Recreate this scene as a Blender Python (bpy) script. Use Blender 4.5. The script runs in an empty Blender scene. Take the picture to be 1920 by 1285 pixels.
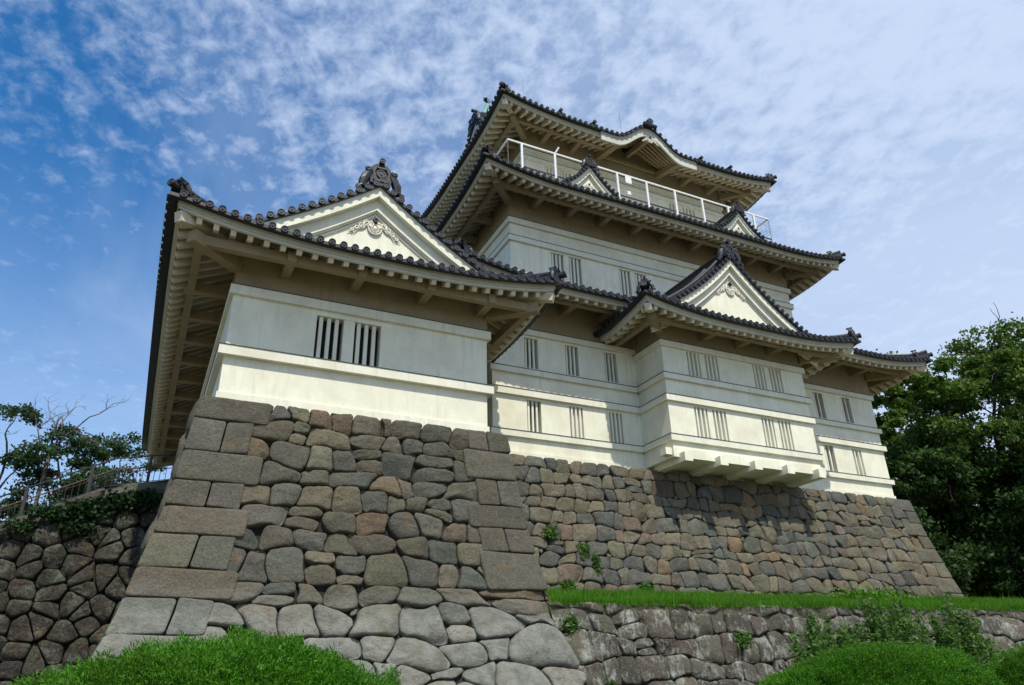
import bpy, math, random
import numpy as np
from mathutils import Vector, Matrix, noise as mnoise
random.seed(7); rng = np.random.default_rng(7)
SC = bpy.context.scene
COL = SC.collection
rad = math.radians

# ------------------------------------------------------------------ camera
# scene coordinates: X to the right along the castle front, Y away from the viewer, Z up; eye level is Z=0
cam = bpy.data.cameras.new('camera'); camo = bpy.data.objects.new('camera', cam); COL.objects.link(camo)
camo.matrix_world = Matrix(((0.900027, -0.166375, -0.402828, 0),
                            (-0.435266, -0.390264, -0.811318, 0),
                            (-0.022226, 0.905546, -0.423666, 0), (0, 0, 0, 1)))
cam.sensor_width = 36.0; cam.lens = 1379.83 / 1920 * 36.0
cam.clip_start = 0.1; cam.clip_end = 5000
SC.camera = camo

# ------------------------------------------------------------------ sun, sky, exposure
SUN = Vector((-0.13, -1.0, 1.56)).normalized()
sl = bpy.data.lights.new('sun', 'SUN'); sl.energy = 4.0; sl.angle = rad(0.53); sl.color = (1.0, 0.955, 0.84)
so = bpy.data.objects.new('sun', sl); COL.objects.link(so); so.location = SUN * 60
so.rotation_euler = SUN.to_track_quat('Z', 'Y').to_euler()
SC.view_settings.view_transform = 'Standard'; SC.view_settings.look = 'None'
SC.view_settings.exposure = 0.14; SC.view_settings.gamma = 1.0

W = bpy.data.worlds.new('World'); SC.world = W; W.use_nodes = True
def world():
    nt = W.node_tree; nt.nodes.clear(); N = nt.nodes.new; L = nt.links.new
    out = N('ShaderNodeOutputWorld'); bg = N('ShaderNodeBackground'); L(bg.outputs[0], out.inputs[0])
    sky = N('ShaderNodeTexSky'); sky.sky_type = 'NISHITA'; sky.sun_disc = False
    sky.sun_elevation = math.asin(SUN.z); sky.sun_rotation = math.atan2(SUN.x, SUN.y) % (2 * math.pi)
    sky.altitude = 30; sky.air_density = 1.0; sky.dust_density = 0.6; sky.ozone_density = 2.2
    bg.inputs[1].default_value = 0.10
    def M(op, a, b=None, c=None):
        m = N('ShaderNodeMath'); m.operation = op
        for i, x in enumerate((a, b, c)):
            if x is None: continue
            if isinstance(x, (int, float)): m.inputs[i].default_value = x
            else: L(x, m.inputs[i])
        return m.outputs[0]
    tc = N('ShaderNodeTexCoord'); sp = N('ShaderNodeSeparateXYZ'); L(tc.outputs['Generated'], sp.inputs[0])
    z = M('ADD', M('MAXIMUM', sp.outputs[2], 0.0), 0.12)
    px = M('DIVIDE', sp.outputs[0], z); py = M('DIVIDE', sp.outputs[1], z)
    cb = N('ShaderNodeCombineXYZ'); L(px, cb.inputs[0]); L(py, cb.inputs[1])
    def noi(scale, det, rough, off, dist=0.0, sc=(1, 1, 1), rot=0.0):
        mp = N('ShaderNodeMapping'); L(cb.outputs[0], mp.inputs[0])
        mp.inputs['Location'].default_value = off; mp.inputs['Scale'].default_value = sc
        mp.inputs['Rotation'].default_value = (0, 0, rot)
        n = N('ShaderNodeTexNoise'); L(mp.outputs[0], n.inputs['Vector'])
        n.inputs['Scale'].default_value = scale; n.inputs['Detail'].default_value = det
        n.inputs['Roughness'].default_value = rough; n.inputs['Distortion'].default_value = dist
        return n.outputs[0]
    def ramp(x, a, b):
        m = N('ShaderNodeMapRange'); m.interpolation_type = 'SMOOTHSTEP'; L(x, m.inputs[0])
        m.inputs[1].default_value = a; m.inputs[2].default_value = b
        return m.outputs[0]
    big = noi(1.5, 3, 0.5, (3.1, 1.7, 0), 0.3)
    puff = noi(21.0, 5, 0.62, (0.4, 2.2, 0), 0.2, (1, 0.85, 1), 0.5)
    wisp = noi(2.0, 6, 0.55, (5.0, 0.3, 0), 0.6, (1, 0.5, 1), 0.9)
    az = M('ARCTAN2', sp.outputs[0], sp.outputs[1])      # the cirrus veil thickens to the east (right)
    veil = ramp(az, -0.45, 1.0)
    high = ramp(sp.outputs[2], 0.42, 0.72)
    cover = M('ADD', M('MULTIPLY', big, 0.50), M('ADD', M('MULTIPLY', veil, 0.42), M('MULTIPLY', high, 0.17)))
    pc = ramp(M('ADD', puff, cover), 0.78, 1.42)
    wc = M('MULTIPLY', ramp(M('ADD', wisp, M('MULTIPLY', veil, 0.40)), 0.52, 1.15), 0.70)
    low = M('MULTIPLY', ramp(sp.outputs[2], 0.62, 0.02), 0.62)
    fac = M('MAXIMUM', M('MULTIPLY', pc, 0.88), wc)
    fac = M('ADD', fac, M('MULTIPLY', M('SUBTRACT', 1.0, fac), M('ADD', M('MULTIPLY', ramp(az, 0.40, 1.20), 0.55), low)))
    fac = M('MINIMUM', fac, 0.95)
    hs = N('ShaderNodeHueSaturation'); hs.inputs['Saturation'].default_value = 1.38; hs.inputs['Value'].default_value = 1.55
    L(sky.outputs[0], hs.inputs['Color'])
    mx = N('ShaderNodeMix'); mx.data_type = 'RGBA'
    L(fac, mx.inputs[0]); L(hs.outputs[0], mx.inputs[6]); mx.inputs[7].default_value = (5.7, 6.8, 8.8, 1)
    L(mx.outputs[2], bg.inputs[0])
world()

# ------------------------------------------------------------------ materials
class MatB:
    def __init__(s, name):
        s.m = bpy.data.materials.new(name); s.m.use_nodes = True; s.nt = s.m.node_tree
        s.b = s.nt.nodes['Principled BSDF']
    def N(s, t): return s.nt.nodes.new(t)
    def L(s, a, b): s.nt.links.new(a, b)
    def noise(s, scale, det=4, rough=0.55, sc=(1, 1, 1), dist=0.0):
        g = s.N('ShaderNodeNewGeometry'); mp = s.N('ShaderNodeMapping'); s.L(g.outputs['Position'], mp.inputs[0])
        mp.inputs['Scale'].default_value = sc
        n = s.N('ShaderNodeTexNoise'); s.L(mp.outputs[0], n.inputs['Vector'])
        n.inputs['Scale'].default_value = scale; n.inputs['Detail'].default_value = det
        n.inputs['Roughness'].default_value = rough; n.inputs['Distortion'].default_value = dist
        return n.outputs[0]
    def rng(s, x, a, b, c=0.0, d=1.0):
        m = s.N('ShaderNodeMapRange'); s.L(x, m.inputs[0])
        for i, v in enumerate((a, b, c, d)): m.inputs[i + 1].default_value = v
        return m.outputs[0]
    def mix(s, f, a, b, blend='MIX'):
        m = s.N('ShaderNodeMix'); m.data_type = 'RGBA'; m.blend_type = blend
        for i, x in ((0, f), (6, a), (7, b)):
            if isinstance(x, (int, float)): m.inputs[i].default_value = x
            elif isinstance(x, tuple): m.inputs[i].default_value = (*x, 1)
            else: s.L(x, m.inputs[i])
        return m.outputs[2]
    def math(s, op, a, b):
        m = s.N('ShaderNodeMath'); m.operation = op
        for i, x in enumerate((a, b)):
            if isinstance(x, (int, float)): m.inputs[i].default_value = x
            else: s.L(x, m.inputs[i])
        return m.outputs[0]
    def color(s, x):
        if isinstance(x, tuple): s.b.inputs['Base Color'].default_value = (*x, 1)
        else: s.L(x, s.b.inputs['Base Color'])
    def rough(s, v):
        if isinstance(v, (int, float)): s.b.inputs['Roughness'].default_value = v
        else: s.L(v, s.b.inputs['Roughness'])
    def bump(s, h, strength, dist):
        b = s.N('ShaderNodeBump'); b.inputs['Strength'].default_value = strength; b.inputs['Distance'].default_value = dist
        s.L(h, b.inputs['Height']); s.L(b.outputs[0], s.b.inputs['Normal'])
    def spec(s, v): s.b.inputs['Specular IOR Level'].default_value = v

def plaster(name, base, dirty, streak=True):
    m = MatB(name)
    n1 = m.noise(0.9, 6, 0.62); n2 = m.noise(2.2, 5, 0.6, (2.2, 2.2, 0.22)); n3 = m.noise(14, 4)
    f = m.math('MULTIPLY', m.rng(n1, 0.42, 0.74), 0.85)
    g = m.math('MULTIPLY', m.rng(n2, 0.46, 0.80), 0.80 if streak else 0.2)
    c = m.mix(m.math('MAXIMUM', f, g), base, dirty)
    n4 = m.noise(5.5, 5, 0.65, (2.6, 2.6, 0.10)); c = m.mix(m.rng(n4, 0.58, 0.80, 0, 0.45), c, (0.44, 0.42, 0.35))
    c = m.mix(m.rng(n3, 0.35, 0.7, 0.0, 0.12), c, (0.5, 0.48, 0.42))
    m.color(c); m.rough(0.85); m.spec(0.2); m.bump(m.noise(30, 4), 0.12, 0.02)
    return m.m
M_PLASTER = plaster('white_plaster', (0.86, 0.845, 0.675), (0.66, 0.60, 0.46))
M_TRIM = plaster('trim_plaster', (0.82, 0.805, 0.655), (0.65, 0.60, 0.47))
M_EAVE_SHADE = plaster('shaded_eave_plaster', (0.32, 0.25, 0.15), (0.21, 0.155, 0.085))  # pale plaster darkened and browned in colour to stand for shade under the eaves
M_FASCIA = plaster('fascia_plaster', (0.62, 0.61, 0.53), (0.46, 0.45, 0.37))
M_RAFT = plaster('rafter_plaster', (0.70, 0.63, 0.49), (0.50, 0.42, 0.28))
M_FRIEZE_SHADE = plaster('shaded_frieze_plaster', (0.34, 0.275, 0.17), (0.24, 0.185, 0.105))  # aged plaster tone with the shade under the eaves put into the colour
M_SHUT = plaster('shutter_plaster', (0.80, 0.79, 0.72), (0.66, 0.64, 0.56))
def tilemat():
    m = MatB('kawara_tile')
    n = m.noise(5, 5, 0.6); n2 = m.noise(1.3, 4)
    c = m.mix(m.rng(n, 0.35, 0.75), (0.007, 0.008, 0.011), (0.026, 0.028, 0.034))
    c = m.mix(m.rng(n2, 0.6, 0.8, 0, 0.4), c, (0.075, 0.074, 0.07))
    m.color(c); m.rough(m.rng(n, 0.3, 0.7, 0.36, 0.62)); m.spec(0.5); m.bump(n, 0.25, 0.02)
    return m.m
M_TILE = tilemat()
def simple(name, col, r=0.6, metal=0.0, var=0.25, sc=8):
    m = MatB(name); n = m.noise(sc, 4)
    m.color(m.mix(m.rng(n, 0.3, 0.75), tuple(c * (1 - var) for c in col), tuple(min(1, c * (1 + var)) for c in col)))
    m.rough(r); m.b.inputs['Metallic'].default_value = metal
    return m.m
M_TILEPALE = simple('pale_tile_face', (0.036, 0.038, 0.043), 0.5, 0, 0.35, 9)
M_MORTAR = simple('roof_mortar', (0.22, 0.22, 0.21), 0.8, 0, 0.45, 5)
M_DARK = simple('dark_interior', (0.012, 0.010, 0.009), 0.8)
M_FLASH = simple('dark_flashing', (0.05, 0.048, 0.042), 0.7)
M_WHITE = simple('white_paint', (0.80, 0.80, 0.78), 0.45, 0, 0.06)
M_WIRE = simple('dull_wire', (0.10, 0.10, 0.11), 0.5)
M_IRON = simple('dark_iron', (0.028, 0.022, 0.020), 0.6)
M_RUST = simple('rusty_rail', (0.11, 0.055, 0.035), 0.7)
M_COPPER = simple('green_copper', (0.16, 0.36, 0.28), 0.6)
M_BLACK = simple('black_boss', (0.018, 0.017, 0.02), 0.5)
M_CARVE = simple('carved_plaster', (0.74, 0.70, 0.58), 0.8, 0, 0.12, 14)
M_BARK = simple('bark', (0.055, 0.042, 0.032), 0.9, 0, 0.5, 12)
M_DEADWOOD = simple('dead_wood', (0.12, 0.095, 0.085), 0.9, 0, 0.4, 12)
def stonemat(name, low=None, lichen=(0.29, 0.295, 0.26), lic=0.3, moss=0.0, streak=False):
    m = MatB(name)
    at = m.N('ShaderNodeVertexColor'); at.layer_name = 'stone'
    n1 = m.noise(3.4, 6, 0.68); n2 = m.noise(16, 5, 0.7); n3 = m.noise(1.5, 5, 0.7)
    c = m.mix(m.rng(n1, 0.35, 0.72, 0, 0.9), at.outputs[0], m.mix(0.5, at.outputs[0], (0.055, 0.05, 0.038), 'MIX'))
    c = m.mix(m.rng(n2, 0.50, 0.80, 0, 0.55), c, (0.25, 0.225, 0.165))
    c = m.mix(m.rng(m.noise(24, 5, .75), .52, .30, 0, .75), c, (0.030, 0.028, 0.022))
    c = m.mix(m.rng(m.noise(55, 3, .7), .54, .72, 0, .30), c, (0.30, 0.28, 0.22))
    c = m.mix(m.rng(m.noise(2.3, 4, 0.6), 0.58, 0.76, 0, 0.5), c, (0.20, 0.125, 0.06))
    lf = m.rng(m.math('ADD', m.math('MULTIPLY', n3, 0.7), m.math('MULTIPLY', m.noise(9, 5, 0.75, (1, 1, 0.35) if streak else (1, 1, 1)), 0.5)), 0.60, 0.78)
    if low is not None:   # weathered paler band of stones nearer the ground
        g = m.N('ShaderNodeNewGeometry'); sp = m.N('ShaderNodeSeparateXYZ'); m.L(g.outputs['Position'], sp.inputs[0])
        zz = m.math('ADD', sp.outputs[2], m.math('MULTIPLY', n3, 1.0))
        hb = m.rng(zz, low + 0.75, low - 0.15)
        c = m.mix(m.math('MULTIPLY', hb, m.rng(n1, .3, .62, .12, .75)), c, lichen)
        lf = m.math('MULTIPLY', lf, m.math('ADD', m.math('MULTIPLY', hb, 0.75), 0.10))
    c = m.mix(m.math('MULTIPLY', lf, lic), c, lichen)
    if moss: c = m.mix(m.math('MULTIPLY', m.rng(m.noise(2.1, 5, 0.7), 0.53, 0.72), moss), c, (0.10, 0.145, 0.075))
    m.color(c); m.rough(0.92); m.spec(0.15)
    h = m.math('ADD', m.math('MULTIPLY', n1, 0.7), m.math('MULTIPLY', n2, 0.4))
    m.bump(m.math('ADD', h, m.math('MULTIPLY', m.noise(42, 4, .7), .22)), 0.95, 0.10)
    return m.m
M_ST_TUR = stonemat('turret_stone', low=2.1, lic=0.9)
M_ST_KEEP = stonemat('keep_stone', lic=0.4)
M_ST_TERR = stonemat('terrace_stone', lichen=(0.40, 0.41, 0.36), lic=1.0, moss=0.35, streak=True)
M_ST_LEFT = stonemat('approach_stone', lichen=(0.19, 0.205, 0.165), lic=0.75, moss=0.5)
M_JOINT = simple('joint_earth', (0.018, 0.016, 0.012), 0.95)
def leafmat(name, a, b, trans=0.35, dry=None):
    m = MatB(name); g = m.N('ShaderNodeNewGeometry')
    c = m.mix(g.outputs['Random Per Island'], a, b)
    n = m.noise(0.7, 3)
    if dry: c = m.mix(m.rng(m.noise(1.1, 5, .65), .50, .72, 0, .8), c, dry)
    c = m.mix(m.rng(n, 0.35, 0.7, 0, 0.5), c, tuple(x * 0.55 for x in a))
    m.color(c); m.rough(0.6); m.spec(0.25)
    t = m.N('ShaderNodeBsdfTranslucent'); m.L(c, t.inputs[0])
    ms = m.N('ShaderNodeMixShader'); ms.inputs[0].default_value = trans
    out = m.nt.nodes['Material Output']
    m.L(m.b.outputs[0], ms.inputs[1]); m.L(t.outputs[0], ms.inputs[2]); m.L(ms.outputs[0], out.inputs[0])
    return m.m
M_LEAF_BIG = leafmat('camphor_leaf', (0.026, 0.062, 0.014), (0.062, 0.125, 0.024), 0.3)
M_LEAF_LIT = leafmat('camphor_leaf_lit', (0.072, 0.145, 0.018), (0.14, 0.23, 0.034), 0.35)  # lighter leaf green with the sunlight put into the colour
M_LEAF_L = leafmat('broadleaf', (0.036, 0.078, 0.030), (0.085, 0.150, 0.055), 0.4)
M_JUNI = leafmat('juniper', (0.045, 0.165, 0.006), (0.095, 0.275, 0.010), 0.3, (0.10, 0.19, 0.014))
M_GRASS = leafmat('grass_blade', (0.06, 0.205, 0.006), (0.115, 0.30, 0.014), 0.3, (0.15, 0.20, 0.035))
M_WEED = leafmat('weed_leaf', (0.07, 0.155, 0.028), (0.15, 0.27, 0.06), 0.4)
M_IVY = leafmat('ivy_leaf', (0.016, 0.042, 0.012), (0.040, 0.090, 0.022), 0.25)
def groundmat():
    m = MatB('turf'); n = m.noise(0.6, 6, 0.7); n2 = m.noise(6, 4)
    c = m.mix(m.rng(n, 0.35, 0.7), (0.085, 0.086, 0.042), (0.145, 0.128, 0.078)); c = m.mix(m.rng(n2, 0.5, 0.8, 0, 0.6), c, (0.17, 0.14, 0.09))
    m.color(c); m.rough(0.95); m.bump(n2, 0.5, 0.05); return m.m
M_GROUND = groundmat()

# ------------------------------------------------------------------ mesh helpers
class MB:
    def __init__(s): s.v = []; s.f = []; s.mi = []; s.c = None
    def add(s, vs, fs, m=0):
        k = len(s.v); s.v.extend(tuple(p) for p in vs)
        for f in fs: s.f.append(tuple(i + k for i in f)); s.mi.append(m)
    def quad(s, a, b, c, d, m=0): s.add((a, b, c, d), ((0, 1, 2, 3),), m)
    def box(s, x0, x1, y0, y1, z0, z1, m=0):
        s.add([(x, y, z) for z in (z0, z1) for y in (y0, y1) for x in (x0, x1)],
              ((0, 2, 3, 1), (4, 5, 7, 6), (0, 1, 5, 4), (2, 6, 7, 3), (0, 4, 6, 2), (1, 3, 7, 5)), m)
    def beam(s, p, q, w, h, m=0, up=(0, 0, 1)):
        p, q = Vector(p), Vector(q); t = (q - p).normalized(); u = Vector(up)
        r = t.cross(u).normalized(); u = r.cross(t).normalized()
        vs = [a + r * (i * w / 2) + u * (j * h / 2) for a in (p, q) for i, j in ((-1, -1), (1, -1), (1, 1), (-1, 1))]
        s.add(vs, ((0, 1, 2, 3), (4, 7, 6, 5), (0, 4, 5, 1), (1, 5, 6, 2), (2, 6, 7, 3), (3, 7, 4, 0)), m)
    def tube(s, pts, rs, n=8, m=0, cap=True):
        pts = [Vector(p) for p in pts]; k = len(pts)
        if isinstance(rs, (int, float)): rs = [rs] * k
        vs = []; ref = None
        for i, p in enumerate(pts):
            t = (pts[min(i + 1, k - 1)] - pts[max(i - 1, 0)]).normalized()
            if ref is None: ref = Vector((0, 0, 1)) if abs(t.z) < 0.9 else Vector((1, 0, 0))
            r = (ref - t * ref.dot(t)).normalized(); ref = r; b = t.cross(r)
            for j in range(n):
                a = 2 * math.pi * j / n; vs.append(p + (r * math.cos(a) + b * math.sin(a)) * rs[i])
        fs = [(i * n + j, i * n + (j + 1) % n, (i + 1) * n + (j + 1) % n, (i + 1) * n + j) for i in range(k - 1) for j in range(n)]
        if cap: fs += [tuple(range(n - 1, -1, -1)), tuple((k - 1) * n + j for j in range(n))]
        s.add(vs, fs, m)
    def disc(s, c, ax, r, depth=0.06, n=12, m=0, m2=None):
        """round tile end: rim, sunken face and a boss, facing along ax"""
        c = Vector(c); ax = Vector(ax).normalized(); ref = Vector((0, 0, 1)) if abs(ax.z) < 0.9 else Vector((1, 0, 0))
        a = ax.cross(ref).normalized(); b = a.cross(ax)
        def ring(rr, d): return [c + ax * d + (a * math.cos(2 * math.pi * j / n) + b * math.sin(2 * math.pi * j / n)) * rr for j in range(n)]
        R = [(r * 0.93, -depth), (r, -0.012), (r * 0.93, 0), (r * 0.74, 0), (r * 0.68, -0.018), (r * 0.34, -0.018), (r * 0.28, 0.002)]
        vs = [p for rr, d in R for p in ring(rr, d)]; fs = []
        for i in range(len(R) - 1):
            for j in range(n): fs.append((i * n + j, (i + 1) * n + j, (i + 1) * n + (j + 1) % n, i * n + (j + 1) % n))
        fs.append(tuple((len(R) - 1) * n + j for j in range(n - 1, -1, -1)))
        s.add(vs, fs[:n], m); 
        k = len(s.v) - len(vs)
        for f in fs[n:]: s.f.append(tuple(i + k for i in f)); s.mi.append(m if m2 is None else m2)
    def strip(s, rows, m=0):
        """rows: list of equal-length point lists -> grid"""
        n = len(rows[0]); vs = [p for r in rows for p in r]
        s.add(vs, [(i * n + j, i * n + j + 1, (i + 1) * n + j + 1, (i + 1) * n + j) for i in range(len(rows) - 1) for j in range(n - 1)], m)
    def extrude_y(s, poly, y0, y1, m=0):
        """closed polygon of (x,z) extruded from y0 (front) to y1"""
        n = len(poly); vs = [(x, y0, z) for x, z in poly] + [(x, y1, z) for x, z in poly]
        s.add(vs, [tuple(range(n)), tuple(range(2 * n - 1, n - 1, -1))] + [(i, i + n, (i + 1) % n + n, (i + 1) % n) for i in range(n)], m)
    def build(s, name, mats, parent=None, smooth=False, kind=None):
        V = np.array(s.v, float)
        lo, hi = V.min(0), V.max(0); org = np.array([(lo[0] + hi[0]) / 2, (lo[1] + hi[1]) / 2, lo[2]])
        me = bpy.data.meshes.new(name); me.from_pydata((V - org).tolist(), [], s.f)
        for m in (mats if isinstance(mats, (list, tuple)) else [mats]): me.materials.append(m)
        me.polygons.foreach_set('material_index', s.mi)
        if smooth: me.polygons.foreach_set('use_smooth', [True] * len(s.f))
        if s.c is not None:
            ca = me.color_attributes.new('stone', 'FLOAT_COLOR', 'POINT')
            ca.data.foreach_set('color', np.array(s.c, np.float32).ravel())
        me.update()
        o = bpy.data.objects.new(name, me); COL.objects.link(o)
        place(o, org, parent)
        if kind: o['kind'] = kind
        return o
ORG = {}
def place(o, org, parent):
    ORG[o.name] = np.array(org, float)
    o.location = tuple(np.array(org) - (ORG[parent.name] if parent else 0))
    if parent: o.parent = parent
def empty(name, loc):
    o = bpy.data.objects.new(name, None); COL.objects.link(o); o.empty_display_size = 0.5
    place(o, loc, None); return o
def tag(o, label, cat, group=None):
    o['label'] = label; o['category'] = cat
    if group: o['group'] = group
    return o

# ------------------------------------------------------------------ structure: ground
def ground():
    b = MB(); b.quad((-1500, -1500, -1.6), (1500, -1500, -1.6), (1500, 1500, -1.6), (-1500, 1500, -1.6))
    b.build('ground', M_GROUND, None, kind='structure')
    b = MB()       # terrace in front of the keep base
    xs = np.linspace(9.6, 70, 60); ys = np.linspace(18.7, 60, 30)
    rows = [[(x, y, TERR(x) + 0.20 * (min(y, 23) - 18.7) + 0.05 * mnoise.noise((x * .5, y * .5, 0)) * min(1, max(0, (y - 18.8)))) for x in xs] for y in ys]
    b.strip(rows); b.strip([[(x, 18.7, TERR(x) - 0.0) for x in xs], [(x, 18.7, -1.7) for x in xs]])
    b.build('terrace_ground', M_GROUND, None, smooth=True, kind='structure')
    b = MB()       # raised court left of and behind the turret
    xs = np.linspace(-60, 1.0, 62); ys = np.linspace(26.25, 90, 24)
    rows = [[(x, y, LTOP(x) - 0.12 + 0.15 * mnoise.noise((x * .3, y * .3, 3))) for x in xs] for y in ys]
    b.strip(rows)
    b.build('upper_court_ground', M_GROUND, None, smooth=True, kind='structure')
def TERR(x): return 2.02 + 0.011 * (x - 10.4)
def LTOP(x):
    if x >= -1.3: return 6.0 + (x + 1.3) * 0.2
    return max(1.0, 6.0 + (x + 1.3) * 0.52)

# ------------------------------------------------------------------ stone walls
def clip(poly, nx, ny, d):
    """keep nx*x+ny*y<=d"""
    out = []
    for i in range(len(poly)):
        p, q = poly[i], poly[(i + 1) % len(poly)]
        a, b = nx * p[0] + ny * p[1] - d, nx * q[0] + ny * q[1] - d
        if a <= 0: out.append(p)
        if (a < 0 < b) or (b < 0 < a):
            t = a / (a - b); out.append((p[0] + (q[0] - p[0]) * t, p[1] + (q[1] - p[1]) * t))
    return out
def chaikin(p, k=2, r=0.22):
    for _ in range(k):
        q = []
        for i in range(len(p)):
            a, b = np.array(p[i]), np.array(p[(i + 1) % len(p)])
            q += [tuple(a + (b - a) * r), tuple(b + (a - b) * r)]
        p = q
    return p
def resample(p, n):
    P = np.array(p + [p[0]]); L = np.r_[0, np.cumsum(np.hypot(*np.diff(P, axis=0).T))]
    t = np.linspace(0, L[-1], n, endpoint=False)
    return np.c_[np.interp(t, L, P[:, 0]), np.interp(t, L, P[:, 1])]
def stone(b, poly, fmap, col, gap=0.018, bulge=0.10, n=26, tilt=0.07, rough=0.03, rnd=0.2, proud=0.0, lod=1, facet=1.0, ch=1):
    """one stone: its face polygon in wall coordinates, rounded and bulging out of the wall"""
    P = np.array(poly); c = P.mean(0)
    A = 0.5 * abs(sum(P[i][0] * P[(i + 1) % len(P)][1] - P[(i + 1) % len(P)][0] * P[i][1] for i in range(len(P))))
    if len(poly) < 3 or A < 0.02: return
    size = math.sqrt(A)
    Q = resample(chaikin(poly, ch, rnd), n); c = Q.mean(0)
    d = Q - c; l = np.hypot(d[:, 0], d[:, 1]); Q = c + d * ((l - gap) / l)[:, None]
    ta, tb = random.uniform(-tilt, tilt), random.uniform(-tilt, tilt); bl = bulge * size * random.uniform(0.7, 1.3)
    rings = [(1.0, -0.22, 0), (1.0, -0.045, .4), (0.985, 0.20, .7), (0.945, 0.55, 1), (0.86, 0.82, 1), (0.70, 0.95, 1), (0.45, 1.0, 1), (0.18, 1.0, 1)]
    cuts = [(math.cos(a), math.sin(a), random.uniform(0.18, 0.42) * size, random.uniform(.06, .34) * facet) for a in [random.uniform(0, 6.283) for _ in range(4)]]
    if lod == 0: rings = [rings[0], rings[1], rings[3], rings[5], rings[7]]
    vs = []; sd = random.uniform(0, 100)
    for s_, h, k in rings:
        for q in Q:
            p = c + (q - c) * s_
            hh = (h * bl if h > 0 else h) + proud + k * (ta * (p[0] - c[0]) + tb * (p[1] - c[1]))
            v3 = (p[0] * 2.1 + sd, p[1] * 2.1, sd)
            nn = mnoise.noise(v3) + 0.6 * abs(mnoise.noise((v3[0] * 2.6, v3[1] * 2.6, sd))) + 0.35 * mnoise.noise((v3[0] * 6, v3[1] * 6, sd))
            hh += k * rough * nn
            if h > 0:
                for ca, sa, t, sl_ in cuts: hh -= k * sl_ * max(0.0, (p[0] - c[0]) * ca + (p[1] - c[1]) * sa - t)
            vs.append(fmap(p[0], p[1], hh))
    n0 = len(b.v); R = len(rings)
    fs = [(i * n + j, i * n + (j + 1) % n, (i + 1) * n + (j + 1) % n, (i + 1) * n + j) for i in range(R - 1) for j in range(n)]
    fs.append(tuple((R - 1) * n + j for j in range(n)))
    b.add(vs, fs)
    b.c.extend([(*col, 1.0)] * len(vs))
def pick(palette):
    c, = random.choices([p[0] for p in palette], [p[1] for p in palette]); k = random.uniform(0.75, 1.25)
    return tuple(x * k * random.uniform(0.95, 1.05) for x in c)
def seeds(u0, u1, z0, z1, w, h, jit=0.30):
    pts = []; z = z0; r = 0
    while z < z1 + h:
        hh = h * random.uniform(0.85, 1.15); u = u0 - w * random.random()
        while u < u1 + w:
            ww = w * random.uniform(0.55, 1.5)
            pts.append((u + ww / 2 + random.uniform(-jit, jit) * w * 0.3, z + hh / 2 + random.uniform(-jit, jit) * hh)); u += ww
        z += hh; r += 1
    return np.array(pts)
def rubble(b, fmap, u0, u1, z0, z1, w, h, palette, flat=0.75, **kw):
    """irregular stones filling [u0,u1]x[z0,z1]; flat>1 keeps courses"""
    S = seeds(u0, u1, z0, z1, w, h, kw.pop('jit', 0.34))
    for i, s in enumerate(S):
        if not (u0 - .1 < s[0] < u1 + .1 and z0 - .1 < s[1] < z1 + .1): continue
        d = S - s; dist = np.hypot(d[:, 0], d[:, 1] * 1.2); idx = np.argsort(dist)[1:22]
        poly = [(u0, z0), (u1, z0), (u1, z1), (u0, z1)]
        for j in idx:
            m = (S[j] + s) / 2; v = d[j]
            poly = clip(poly, v[0], v[1], v[0] * m[0] + v[1] * m[1])
            if len(poly) < 3: break
        if len(poly) >= 3: stone(b, poly, fmap, pick(palette), **kw)
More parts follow.
